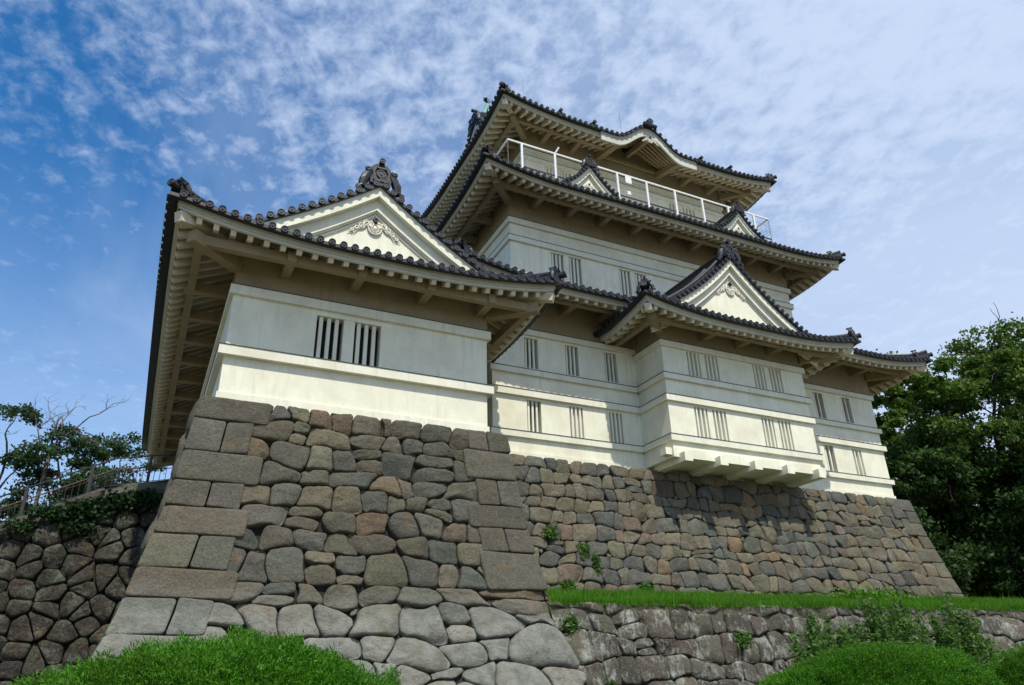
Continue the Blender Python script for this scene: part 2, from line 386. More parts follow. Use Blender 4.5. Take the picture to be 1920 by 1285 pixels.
def coursed(b, fmap, u0, u1, z0, z1, w, h, palette, amp=.25, slant=.16, split=.16, **kw):
    """roughly coursed fieldstone: wavy bed joints, slanting cross joints, some stones split or with a cut corner"""
    zs = [z1]
    while zs[-1] > z0: zs.append(zs[-1] - h * random.uniform(.86, 1.14))
    zs[-1] = z0
    if len(zs) > 2 and zs[-2] - z0 < .5 * h: zs.pop(-2)
    zs = zs[::-1]
    def bed(k, u):
        if k in (0, len(zs) - 1): return zs[k] + .03 * mnoise.noise((u * 2, 3, 3))
        q = u / w
        return zs[k] + h * amp * (mnoise.noise((q * .45, k * 9.7, 1.3)) * 1.2 + mnoise.noise((q * 1.35, k * 5.1, 7.7)) * .95)
    for k in range(len(zs) - 1):
        cuts = [u0]
        while cuts[-1] < u1 - w * .8: cuts.append(cuts[-1] + w * random.choice((.7, .85, .95, 1.0, 1.1, 1.25, 1.5)) * random.uniform(.9, 1.1))
        cuts[-1] = u1
        J = []
        for i, c in enumerate(cuts):
            e = 0 if i in (0, len(cuts) - 1) else w * slant
            a, d = c + random.uniform(-e, e), c + random.uniform(-e, e)
            J.append(((a, bed(k, a)), ((a + d) / 2 + random.uniform(-e, e) * .45, (bed(k, a) + bed(k + 1, d)) / 2 + random.uniform(-.1, .1) * h), (d, bed(k + 1, d))))
        for i in range(len(cuts) - 1):
            L, R = J[i], J[i + 1]
            bot = [(L[0][0] + (R[0][0] - L[0][0]) * t, 0) for t in (.34, .67)]; bot = [(u, bed(k, u)) for u, _ in bot]
            top = [(R[2][0] + (L[2][0] - R[2][0]) * t, 0) for t in (.33, .66)]; top = [(u, bed(k + 1, u)) for u, _ in top]
            poly = [L[0], *bot, R[0], R[1], R[2], *top, L[2], L[1]]
            r = random.random(); wd = cuts[i + 1] - cuts[i]
            if r < split and wd > w * .8:      # two thin stones, one on the other
                zz = random.uniform(.35, .62); m1 = (L[0][0] + (L[2][0] - L[0][0]) * zz, L[0][1] + (L[2][1] - L[0][1]) * zz); m2 = (R[0][0] + (R[2][0] - R[0][0]) * zz, R[0][1] + (R[2][1] - R[0][1]) * zz + random.uniform(-.12, .12) * h)
                stone(b, [L[0], *bot, R[0], m2, m1], fmap, pick(palette), **kw); stone(b, [m1, m2, R[2], *top, L[2]], fmap, pick(palette), **kw)
            elif r < split + .20:              # a broken-off corner filled by a small stone
                c = random.choice((0, 3, 5, 8)); n = len(poly); p, q, a = poly[c - 1], poly[(c + 1) % n], poly[c]
                if random.random() < .85: stone(b, [a, ((a[0] + q[0]) / 2, (a[1] + q[1]) / 2), ((p[0] * .45 + q[0] * .55), (p[1] * .45 + q[1] * .55)), ((a[0] + p[0]) / 2, (a[1] + p[1]) / 2)], fmap, pick(palette), **{**kw, 'n': 14, 'proud': -.03})
                stone(b, poly[:c] + poly[c + 1:], fmap, pick(palette), **kw)
            else: stone(b, poly, fmap, pick(palette), **kw)
def interp(tab):
    X = [t[0] for t in tab]; Y = [t[1] for t in tab]
    return lambda z: float(np.interp(z, X, Y))
S_TUR = interp([(-1.8, 2.95), (0, 2.0), (1.06, 1.58), (1.65, 1.40), (2.5, 1.21), (3.3, 1.01), (4.3, 0.80), (5.65, 0.62), (6.87, 0.45), (7.1, 0.42)])
S_KEEP = interp([(-1.8, 3.2), (1.5, 1.8), (3.07, 1.34), (4.35, 1.04), (6.0, 0.69), (7.6, 0.44), (7.9, 0.40)])
def frontmap(xl, xr, y0, S):
    def f(u, z, h):
        s = S(z); return (xl - s + (u - xl) * (xr - xl + 2 * s) / (xr - xl), y0 - s - h, z + 0.25 * h)
    return f
def sidemap(x0, sgn, ya, yb, S):
    def f(u, z, h):
        s = S(z); yy = ya - s + (u - ya) * (yb - ya + s) / (yb - ya)
        return (x0 + sgn * (s + h), yy, z + 0.25 * h)
    return f
PAL_T = [((0.140, 0.126, 0.090), 5), ((0.160, 0.140, 0.096), 3), ((0.118, 0.116, 0.094), 3), ((0.088, 0.090, 0.078), 2), ((0.170, 0.130, 0.082), 1), ((0.155, 0.105, 0.090), .05)]
PAL_K = [((0.160, 0.142, 0.098), 6), ((0.185, 0.155, 0.100), 4), ((0.122, 0.122, 0.102), 3), ((0.084, 0.090, 0.084), 2), ((0.240, 0.160, 0.084), .9), ((0.160, 0.118, 0.086), 1)]
PAL_W = [((0.100, 0.088, 0.072), 4), ((0.076, 0.066, 0.056), 3), ((0.118, 0.108, 0.086), 3), ((0.112, 0.094, 0.072), 1), ((0.084, 0.066, 0.055), .5)]
PAL_L = [((0.036, 0.029, 0.024), 4), ((0.027, 0.022, 0.021), 3), ((0.046, 0.038, 0.031), 2), ((0.042, 0.027, 0.022), 1)]  # brown stones darkened further in colour, standing for shade on the left wall
def corner_blocks(parent, mat, fmaps, z1, z0, xl, xr, hs, pal, longs=(1.75, 0.8)):
    """alternating long and short squared cornerstones; the short courses get a second block"""
    z = z1; k = 0
    while z > z0 + .3:
        h = random.choice(hs) * random.uniform(0.9, 1.1); zb = max(z - h, z0)
        for side in (0, 1):
            if side and (z < 2.6): continue
            zb = max(z - h, z0 if side == 0 else 2.34)
            if side and zb - 2.34 < .25: zb = 2.34
            sc = 1.0 if side == 0 else .82
            lens = [longs[0] * sc * random.uniform(0.92, 1.12)] if (k + side) % 2 == 0 else [longs[1] * sc * random.uniform(.9, 1.1), 0.58 * random.uniform(.85, 1.15)]
            u = 0.0
            for ln in lens:
                b = MB(); b.c = []
                a0, a1 = (xl + u, xl + u + ln) if side == 0 else (xr - u - ln, xr - u)
                e0 = random.uniform(-.03, .03); e1 = random.uniform(-.03, .03)
                stone(b, [(a0, zb + e0), (a1, zb - e0), (a1, z + e1), (a0, z - e1)], fmaps, pick(pal), gap=0.014, bulge=0.022, tilt=0.015, rough=0.022, rnd=0.05, proud=0.095, n=64, facet=.1)
                b.build('cornerstone', mat, parent, smooth=True)
                u += ln
        z = max(z - h, z0); k += 1
def backing(b, fmap, u0, u1, z0, z1, d=-0.14, n=12):
    k0 = len(b.v); zs = np.linspace(z0, z1, n)
    b.strip([[fmap(u0, z, d), fmap(u1, z, d)] for z in zs], 1); b.c.extend([(0, 0, 0, 1)] * (len(b.v) - k0))
def lid(b, x0, x1, y0, y1, z):
    k0 = len(b.v); b.quad((x0, y0, z), (x1, y0, z), (x1, y1, z), (x0, y1, z), 1); b.c.extend([(0, 0, 0, 1)] * (len(b.v) - k0))

def stone_bases():
    b = MB(); b.c = []
    xl, xr = 1.08, 9.0
    f = frontmap(xl, xr, 20.0, S_TUR)
    ztop = 7.0
    # top course of smaller squared stones, then rubble
    kw = dict(amp=.30, slant=.26, split=.05, bulge=0.075, rough=0.06, tilt=0.10, rnd=0.25, gap=0.011, n=40)
    coursed(b, f, xl + 1.1, xr - .95, 2.35, ztop + .06, 0.64, 0.60, PAL_T, **kw)
    coursed(b, f, xl + 1.1, xr, -1.7, 2.36, 0.66, 0.64, PAL_T, **{**kw, 'amp': .46, 'slant': .30, 'bulge': .10, 'split': .03})
    backing(b, f, xl, xr, -1.7, ztop - 0.05)
    fl = sidemap(xl, -1, 20.0, 43.0, S_TUR); rubble(b, fl, 20.0, 43.0, 3.0, ztop, 1.1, 0.8, PAL_T, lod=0, n=18); backing(b, fl, 20.0, 43.0, -1.7, ztop - .05)
    fr = sidemap(xr, 1, 20.0, 24.5, S_TUR); rubble(b, fr, 20.0, 24.5, 1.8, ztop, 1.0, 0.7, PAL_T, lod=0, n=18); backing(b, fr, 20.0, 24.5, -1.7, ztop - .05)
    lid(b, xl - .3, xr + .3, 19.75, 43, ztop - 0.06)
    o = b.build('stone_base', [M_ST_TUR, M_JOINT], None, smooth=True)
    tag(o, 'tall sloping dry-stone base of fitted boulders under the corner turret, nearest the viewer', 'stone wall')
    corner_blocks(o, M_ST_TUR, f, ztop, -1.6, xl, xr, (0.62, 0.72, 0.86), [((0.128, 0.118, 0.088), 3), ((0.112, 0.108, 0.088), 2), ((0.142, 0.122, 0.085), 1)], (1.65, 0.80))
    # keep base
    b = MB(); b.c = []; xl, xr = 11.02, 32.57; zt = 7.74
    f = frontmap(xl, xr, 24.0, S_KEEP)
    coursed(b, f, xl, xr - 0.72, 1.3, zt + .05, 0.58, 0.51, PAL_K, amp=.32, slant=.24, split=.03, bulge=0.06, rough=0.045, tilt=0.08, rnd=0.25, gap=0.010, n=34)
    backing(b, f, xl, xr, 1.2, zt - 0.05)
    fr = sidemap(xr, 1, 24.0, 41.0, S_KEEP); rubble(b, fr, 24.0, 41.0, 1.3, zt, 1.1, 0.7, PAL_K, lod=0, n=16); backing(b, fr, 24.0, 41.0, 1.2, zt - .05)
    fl = sidemap(xl, -1, 24.0, 41.0, S_KEEP); backing(b, fl, 24.0, 41.0, 1.2, zt - .05)
    lid(b, xl - .3, xr + .3, 23.75, 41, zt - 0.06)
    o = b.build('stone_base', [M_ST_KEEP, M_JOINT], None, smooth=True)
    tag(o, 'wide sloping base of small tan and grey fitted stones under the main keep', 'stone wall')
    z = zt; k = 0
    while z > 1.4:
        h = random.uniform(.5, .72); ln = [1.35, .75][k % 2] * random.uniform(.9, 1.1)
        bb = MB(); bb.c = []
        stone(bb, [(xr - ln, z - h), (xr, z - h), (xr, z), (xr - ln, z)], f, pick(PAL_K[:3]), gap=0.014, bulge=0.025, tilt=0.015, rough=0.02, rnd=0.05, proud=0.05, n=48, facet=.1)
        bb.build('cornerstone', M_ST_KEEP, o, smooth=True); z -= h; k += 1
    # terrace retaining wall
    b = MB(); b.c = []
    def ft(u, z, h):
        t = TERR(u); return (u, 18.72 - (t - z) * 0.30 - h, z + 0.25 * h)
    coursed(b, ft, 10.15, 48.0, -1.7, 2.52, 0.74, 0.62, PAL_W, amp=.30, slant=.16, split=.08, bulge=0.085, rough=0.085, tilt=0.12, rnd=0.25, gap=0.014, n=36)
    for i, p in enumerate(b.v):   # trim the top to the terrace level
        t = TERR(p[0])
        if p[2] > t + 0.06: b.v[i] = (p[0], p[1] + (p[2] - t) * 0.4, t + 0.06 + 0.02 * mnoise.noise((p[0] * 3, 0, 0)))
    backing(b, ft, 9.6, 48.0, -1.7, 1.98, -0.16)
    o = b.build('retaining_wall', [M_ST_TERR, M_JOINT], None, smooth=True)
    tag(o, 'low dark lichen-streaked stone retaining wall below the strip of bright grass', 'stone wall')
    # approach wall on the left
    b = MB(); b.c = []
    def fa(u, z, h): return (u, 26.0 - (LTOP(u) - z) * 0.12 - h, z + .2 * h)
    rubble(b, fa, -16.0, 1.6, -1.7, 6.7, 0.64, 0.54, PAL_L, bulge=0.10, rough=0.09, tilt=0.18, jit=0.5, rnd=0.15, gap=0.018, n=30)
    for i, p in enumerate(b.v):
        t = LTOP(p[0]) - 0.30
        if p[2] > t: b.v[i] = (p[0], p[1] + min(.3, (p[2] - t) * 0.5), t + 0.002 * (p[2] - t))
    k0 = len(b.v); us = np.linspace(-16, 1.6, 30); b.strip([[(u, 26.16 - (LTOP(u) + 1.7) * .12, -1.7) for u in us], [(u, 26.16, LTOP(u) - .3) for u in us], [(u, 26.8, LTOP(u) - .3) for u in us]], 1); b.c.extend([(0, 0, 0, 1)] * (len(b.v) - k0))
    o = b.build('approach_wall', [M_ST_LEFT, M_JOINT], None, smooth=True)
    tag(o, 'dark rough boulder wall with a sloping top, left of the turret base below the iron fence', 'stone wall')
    x = -15.5
    while x < 1.3:
        w = random.uniform(1.1, 2.0); bb = MB(); bb.c = []
        x1 = min(x + w, 1.6)
        def fc(u, v, h): return (u, 25.93 - h, LTOP(u) - .30 + v)
        stone(bb, [(x, 0), (x1, 0), (x1, .30), (x, .30)], fc, pick([((0.17, 0.16, 0.14), 2), ((0.12, 0.10, 0.09), 1)]), gap=0.012, bulge=.03, rnd=.09, tilt=.02, rough=.02, n=24)
        k0 = len(bb.v); bb.quad((x, 25.93, LTOP(x)), (x1, 25.93, LTOP(x1)), (x1, 26.6, LTOP(x1)), (x, 26.6, LTOP(x))); bb.c.extend([(0.15, .14, .12, 1)] * (len(bb.v) - k0))
        bb.build('coping_stone', M_ST_LEFT, o, smooth=True); x = x1
ground(); stone_bases()

# ------------------------------------------------------------------ walls with windows
def wall_front(b, x0, x1, z0, z1, y, holes, m=0):
    xs = sorted({x0, x1, *[h[0] for h in holes], *[h[1] for h in holes]}); zs = sorted({z0, z1, *[h[2] for h in holes], *[h[3] for h in holes]})
    for i in range(len(xs) - 1):
        for j in range(len(zs) - 1):
            cx, cz = (xs[i] + xs[i + 1]) / 2, (zs[j] + zs[j + 1]) / 2
            if any(h[0] < cx < h[1] and h[2] < cz < h[3] for h in holes): continue
            b.quad((xs[i], y, zs[j]), (xs[i + 1], y, zs[j]), (xs[i + 1], y, zs[j + 1]), (xs[i], y, zs[j + 1]), m)
def wall_box(name, parent, x0, x1, y0, y1, z0, z1, holes=()):
    b = MB(); wall_front(b, x0, x1, z0, z1, y0, holes)
    b.quad((x0, y1, z0), (x0, y0, z0), (x0, y0, z1), (x0, y1, z1)); b.quad((x1, y0, z0), (x1, y1, z0), (x1, y1, z1), (x1, y0, z1))
    b.quad((x1, y1, z0), (x0, y1, z0), (x0, y1, z1), (x1, y1, z1)); b.quad((x0, y0, z1), (x1, y0, z1), (x1, y1, z1), (x0, y1, z1))
    return b.build(name, M_PLASTER, parent)
def window(parent, x0, x1, z0, z1, y, nbars=3, shut=False, double=False, bw=0.1, dep=0.34, mats=None):
    """barred window: recess lining, back, bars and (double) centre post"""
    b = MB(); yb = y + (0.15 if shut else dep)
    b.quad((x0, y, z0), (x0, yb, z0), (x0, yb, z1), (x0, y, z1)); b.quad((x1, yb, z0), (x1, y, z0), (x1, y, z1), (x1, yb, z1))
    b.quad((x0, y, z1), (x0, yb, z1), (x1, yb, z1), (x1, y, z1)); b.quad((x0, yb, z0), (x0, y, z0), (x1, y, z0), (x1, yb, z0))
    w = b.build('window', M_TRIM, parent)
    b = MB(); b.box(x0, x1, yb, yb + .03, z0, z1); b.build('shutter' if shut else 'dark_opening', M_SHUT if shut else M_DARK, w)
    def bars(a, c):
        p = (c - a) / (nbars + 0.45 if not shut else nbars + .3)
        for k in range(nbars):
            xc = a + p * (k + 0.62); b = MB()
            yc = y + (.055 if shut else .13); b.beam((xc, yc, z0 + .001), (xc, yc, z1 - .001), bw, 0.10, 0, (0, 1, 0))
            b.build('window_bar', M_TRIM, w)
    if double:
        pw = (x1 - x0) * 0.17; c = (x0 + x1) / 2; b = MB(); b.box(c - pw / 2, c + pw / 2, y + .015, yb - .002, z0 + .001, z1 - .001); b.build('window_post', M_PLASTER, w)
        bars(x0, c - pw / 2); bars(c + pw / 2, x1)
    else: bars(x0, x1)
    return w
def band(parent, x0, x1, y0, y1, z0, z1, p, flash=True):
    """string course round front, sides and back"""
    b = MB(); b.box(x0 - p, x1 + p, y0 - p, y0 + .05, z0, z1); b.box(x0 - p, x0 + .05, y0 + .05, y1 + p, z0, z1); b.box(x1 - .05, x1 + p, y0 + .05, y1 + p, z0, z1); b.box(x0 + .05, x1 - .05, y1 - .05, y1 + p, z0, z1)
    o = b.build('moulding', M_TRIM, parent)
    if flash:
        q = p + .018; b = MB(); z2 = z1 + .022
        b.box(x0 - q, x1 + q, y0 - q, y0 + .06, z1, z2); b.box(x0 - q, x0 + .06, y0 + .06, y1 + q, z1, z2); b.box(x1 - .06, x1 + q, y0 + .06, y1 + q, z1, z2)
        b.build('flashing', M_FLASH, o)
    return o

# ------------------------------------------------------------------ roofs
RAFTERS_KEPT = {}
class Roof:
    def __init__(s, parent, x0, x1, y0, y1, ze, U, fh, wall, Ds, arm, overs, Lc=4.5, ridge='y', ug=None, ugb=None, skip=None, bump=None, pitch=0.333, tile_r=0.105, nseg=10, sides='FRL', raf=0.45, arm_x=None, arm_y=None, purl=0.62, name='tiled_roof', ra=0.42, rb=0.032):
        s.__dict__.update(locals()); s.parent = parent
        s.thing = parent
        s.W, s.Dp = x1 - x0, y1 - y0
        s.mainroof()
    def side(s, k):
        x0, x1, y0, y1 = s.x0, s.x1, s.y0, s.y1
        return {'F': ((x0, y0), (1, 0), (0, -1), s.W), 'R': ((x1, y0), (0, 1), (1, 0), s.Dp), 'B': ((x1, y1), (-1, 0), (0, 1), s.W), 'L': ((x0, y1), (0, -1), (-1, 0), s.Dp)}[k]
    def up(s, k, u, d=0.0):
        L = s.side(k)[3]; e = min(max(min(u, L - u), 0), s.Lc); r = s.U * (1 - e / s.Lc) ** 2.3
        return r
    def bmp(s, k, u, d=0.0, keep=False):
        if k == 'F' and s.bump: return s.bump(s.x0 + u) * (1 if keep else max(0, 1 - d / 3.2) ** 1.0)
        return 0.0
    def zs(s, k, u, d):
        """top of the tile bed"""
        dd = max(d, 0); return s.ze + s.fh + 0.09 + s.up(k, u) * max(0, 1 - dd / 4.5) ** 2 + s.bmp(k, u, dd) + s.ra * d + s.rb * dd * dd
    def pt(s, k, u, d, z):
        c, t, n, L = s.side(k); return (c[0] + t[0] * u - n[0] * d, c[1] + t[1] * u - n[1] * d, z)
    def dmax(s, k, u):
        L = s.side(k)[3]; D = s.Ds[k]
        long_side = (k in 'LR') == (s.ridge == 'y')
        if s.ug is None or not long_side:
            return min(D, u, L - u)
        # distance from the gabled end(s)
        a, b_ = (u, L - u)
        ga, gb = (s.ug, s.ugb) if k in 'FR' else (s.ugb, s.ug)
        m = D
        if ga is None: m = min(m, a)
        elif a < ga: m = min(m, a)
        if gb is None: m = min(m, b_)
        elif b_ < gb: m = min(m, b_)
        return m
    def skipped(s, k, u): return k == 'F' and s.skip and s.skip[0] < s.x0 + u < s.skip[1]
    def ulist(s, k, a=0.0, step=0.35):
        L = s.side(k)[3]; us = list(np.linspace(-a, L + a, max(8, int(L / step))))
        if s.ug is not None:
            for g in (s.ug, s.ugb):
                if g: us += [g - 1e-4, g + 1e-4, L - g - 1e-4, L - g + 1e-4]
        if k == 'F' and s.skip: us += [s.skip[0] - s.x0 - 1e-4, s.skip[1] - s.x0 + 1e-4]
        return sorted(us)
    def mainroof(s):
        OV = 0.25
        b = MB()
        for k in s.sides + ('B' if 'B' not in s.sides else ''):
            us = s.ulist(k, OV); L = s.side(k)[3]; prev = None
            for u in us:
                if s.skipped(k, u): prev = None; continue
                dm = max(s.dmax(k, u), -OV + 1e-3)
                ds = [-OV + (dm + OV) * j / 8 for j in range(9)]
                col = [s.pt(k, u, -OV, s.zs(k, u, -OV) - .10)] + [s.pt(k, u, d, s.zs(k, u, d)) for d in ds]
                low = [s.pt(k, u, -OV, s.zs(k, u, -OV) - .10), s.pt(k, u, 0.25, s.ze + s.fh + s.up(k, u) + s.bmp(k, u, 0) - .005)]
                if prev and u - pu > 1e-3:
                    b.strip([prev[0], col]); b.strip([low, prev[1]])
                prev = (col, low); pu = u
        s.roof = b.build(s.name, M_TILE, s.parent)
        P = s.roof
        # round cover tiles, one mesh (two where a bay roof cuts the row)
        halves = (MB(), MB()); mid = (s.x0 + s.x1) / 2
        for k in s.sides:
            L = s.side(k)[3]; n = int(L / s.pitch); n0 = (L - n * s.pitch) / 2
            for i in range(n + 1):
                u = n0 + i * s.pitch
                if s.skipped(k, u): continue
                dm = s.dmax(k, u)
                ds = [-.29] + [x for x in np.arange(0.1, dm, 0.55)] + [dm]
                if dm < 0.1: ds = [-.29, 0.02]
                b = halves[1 if s.skip and s.pt(k, u, 0, 0)[0] > mid else 0]
                c, t, nn, _ = s.side(k); rr = s.tile_r * 0.86; rows = []
                for d in ds:
                    z = s.zs(k, u, d); row = []
                    for j in range(6):
                        a = math.pi * (j / 5); p = s.pt(k, u + math.cos(a) * rr, d, z + math.sin(a) * rr * 1.15 + .01); row.append(p)
                    rows.append(row)
                b.strip(rows)
                z = s.zs(k, u, -.29); b.disc(s.pt(k, u, -.30, z + 0.03), (nn[0], nn[1], -0.1), s.tile_r, 0.07, s.nseg, 0, 1)
        for b in halves:
            if b.v: b.build('cover_tiles', [M_TILE, M_TILEPALE if s.nseg > 9 else M_TILE], P)
        # fascia board with a thin lower step
        b = MB()
        for k in 'FRBL':
            L = s.side(k)[3]
            for (o, zb, zt, th) in ((0.0, 0.085, s.fh, .12), (0.035, 0.0, 0.085, .085)):
                prev = None
                for u in s.ulist(k, 0, 0.3):
                    if s.skipped(k, u): prev = None; continue
                    L_ = L; ui = min(max(u, o), L - o); uj = min(max(u, o + th), L - o - th); e = s.up(k, u) + s.bmp(k, u)
                    r = [s.pt(k, ui, o, s.ze + zt + e), s.pt(k, ui, o, s.ze + zb + e), s.pt(k, uj, o + th, s.ze + zb + e), s.pt(k, uj, o + th, s.ze + zt + e)]
                    if prev: b.strip([r, prev])
                    prev = r
        b.build('fascia', M_FASCIA, P)
        # soffit
        s.slope = 0.50
        b = MB()
        for k in 'FRBL':
            L = s.side(k)[3]; o = s.overs[k]; prev = None
            for u in s.ulist(k, 0, 0.3):
                if s.skipped(k, u): prev = None; continue
                dm = max(min(o, u, L - u), .01)
                r = [s.pt(k, u, d, s.sz(k, u, d)) for d in np.linspace(min(.05, dm), dm, 5)]
                if prev: b.strip([r, prev])
                prev = r
        b.build('soffit', M_EAVE_SHADE, P)
        # rafters
        rest = MB()
        for k in 'FLRB':
            L = s.side(k)[3]; o = s.overs[k]; n = int(L / s.raf); n0 = (L - n * s.raf) / 2
            for i in range(n + 1):
                u = n0 + i * s.raf
                if s.skipped(k, u) or (k == 'F' and s.bump and s.bump(s.x0 + u) > .03): continue
                di = min(o, u, L - u) - .02
                if di < 0.35: continue
                b = MB()
                p, q = s.pt(k, u, .13, s.sz(k, u, .13) - .095), s.pt(k, u, di, s.sz(k, u, di) - .095)
                key = s.thing.name; cnt = RAFTERS_KEPT.setdefault(key, 0)
                vis = k == 'F' or (k == 'L')
                if vis and cnt < 100 and not (k == 'L' and u < L - 13 and s.thing.name == 'castle_keep'):
                    b.beam(p, q, .15, .19); b.build('rafter', M_RAFT, P); RAFTERS_KEPT[key] += 1
                else: rest.beam(p, q, .15, .19)
        if rest.v: rest.build('more_rafters', M_RAFT, P, kind='stuff')
        # eave purlin and bracket arms
        az = s.ze + s.arm
        b = MB(); pd = {k: s.overs[k] * (1 - s.purl) for k in 'FRBL'}
        for k in 'FRBL':
            L = s.side(k)[3]; d = pd[k]
            a = pd['L'] if k == 'F' else pd['F'] if k == 'R' else pd['R'] if k == 'B' else pd['B']; e = pd['R'] if k == 'F' else pd['B'] if k == 'R' else pd['L'] if k == 'B' else pd['F']
            segs = [(a - .12, L - e + .12)] if k in 'FB' else [(a + .12, L - e - .12)]
            if k == 'F' and s.skip: segs = [(segs[0][0], s.skip[0] - s.x0), (s.skip[1] - s.x0, segs[0][1])]
            if k == 'F' and s.bump: segs = [(segs[0][0], 19.62 - s.x0), (23.98 - s.x0, segs[0][1])]
            for u0, u1 in segs: b.beam(s.pt(k, u0, d, az + .12), s.pt(k, u1, d, az + .12), .22, .28)
        b.build('eave_purlin', M_EAVE_SHADE, P)
        c = {'F': s.arm_x, 'L': s.arm_y, 'R': s.arm_y}
        for k in 'FLR':
            for v in (c[k] or ()):
                cc, t, nn, L = s.side(k); u = (v - cc[0]) * t[0] + (v - cc[1]) * t[1]
                u = (v - cc[0]) if k == 'F' else (v - cc[1]) * t[1]
                if s.skipped(k, u): continue
                b = MB(); b.beam(s.pt(k, u, s.overs[k], az + .15), s.pt(k, u, pd[k] - .2, az + .12), .26, .30); b.build('bracket_arm', M_EAVE_SHADE, P)
        # hip rafters and hip ridges with end tiles
        for k, fx, fy in (('FL', s.x0, s.y0), ('FR', s.x1, s.y0), ('BL', s.x0, s.y1), ('BR', s.x1, s.y1)):
            sx = 1 if fx == s.x0 else -1; sy = 1 if fy == s.y0 else -1; o = s.overs['F']; ox = s.overs['L']
            b = MB(); ztip = s.ze + s.U
            pts = [Vector((fx + sx * ox, fy + sy * o, s.ze + s.slope * o + .08)), Vector((fx + sx * (ox * .55), fy + sy * (o * .55), s.ze + s.U * .25 + s.slope * o * .55 - .02)), Vector((fx + sx * .06, fy + sy * .06, ztip - .24))]
            b.beam(pts[0], pts[1] + (pts[1] - pts[0]) * .02, .26, .30); b.beam(pts[1], pts[2], .25, .29)
            b.build('hip_rafter', M_RAFT, P)
            b = MB(); b.beam((fx + sx * ox, fy + sy * o, az + .10), (fx + sx * (pd['L'] - .22), fy + sy * (pd['F'] - .22), az + .10), .30, .34); b.build('bracket_arm', M_EAVE_SHADE, P)
            if k[0] == 'B' and (k != 'BL' or s.ugb == .001): continue
            hd = min(s.Ds['F'], s.Ds['L']) if s.ug is None else (s.ug if k[0] == 'F' or s.ridge == 'x' else min(s.Ds['B'], s.Ds['L']))
            if s.ridge == 'y' and s.ug is not None and k[0] == 'B': hd = s.Ds['L']
            b = MB(); prev = None; q = []
            for d in np.linspace(-.12, hd, 12):
                z = s.zs('F', max(d, 0), max(d, 0)) if True else 0
                if d < 0: z += 0.10
                q.append(Vector((fx + sx * d, fy + sy * d, z)))
            rr = Vector((sy * 1.0, -sx * 1.0, 0)).normalized()
            for w, h0, h1 in ((.17, -.08, .10), (.13, .10, .20), (.15, .20, .24)):
                b.strip([[p - rr * w + Vector((0, 0, h0)), p - rr * w + Vector((0, 0, h1)), p + rr * w + Vector((0, 0, h1)), p + rr * w + Vector((0, 0, h0))] for p in q])
            b.tube([p + Vector((0, 0, .29)) for p in q], .085, 8)
            h = b.build('hip_ridge', M_TILE, P)
            dirv = Vector((-sx, -sy, 0)).normalized()
            finial(h, q[1] + Vector((0, 0, .10)) + dirv * .02, dirv, 0.42)
            b = MB(); p = q[0] + Vector((0, 0, .02)); b.tube([p + dirv * -.3, p + dirv * .16 + Vector((0, 0, .05))], .11, 10); b.disc(p + dirv * .22 + Vector((0, 0, .06)), dirv + Vector((0, 0, .25)), .125, .08, 12, 0, 1)
            b.build('corner_tile', [M_TILE, M_TILEPALE], h)
    def sz(s, k, u, d):
        o = s.overs[k]; return s.ze - .01 + s.up(k, u) * max(0, 1 - d / o) + s.bmp(k, u, d, True) * (1 - .45 * d / o) + s.slope * d
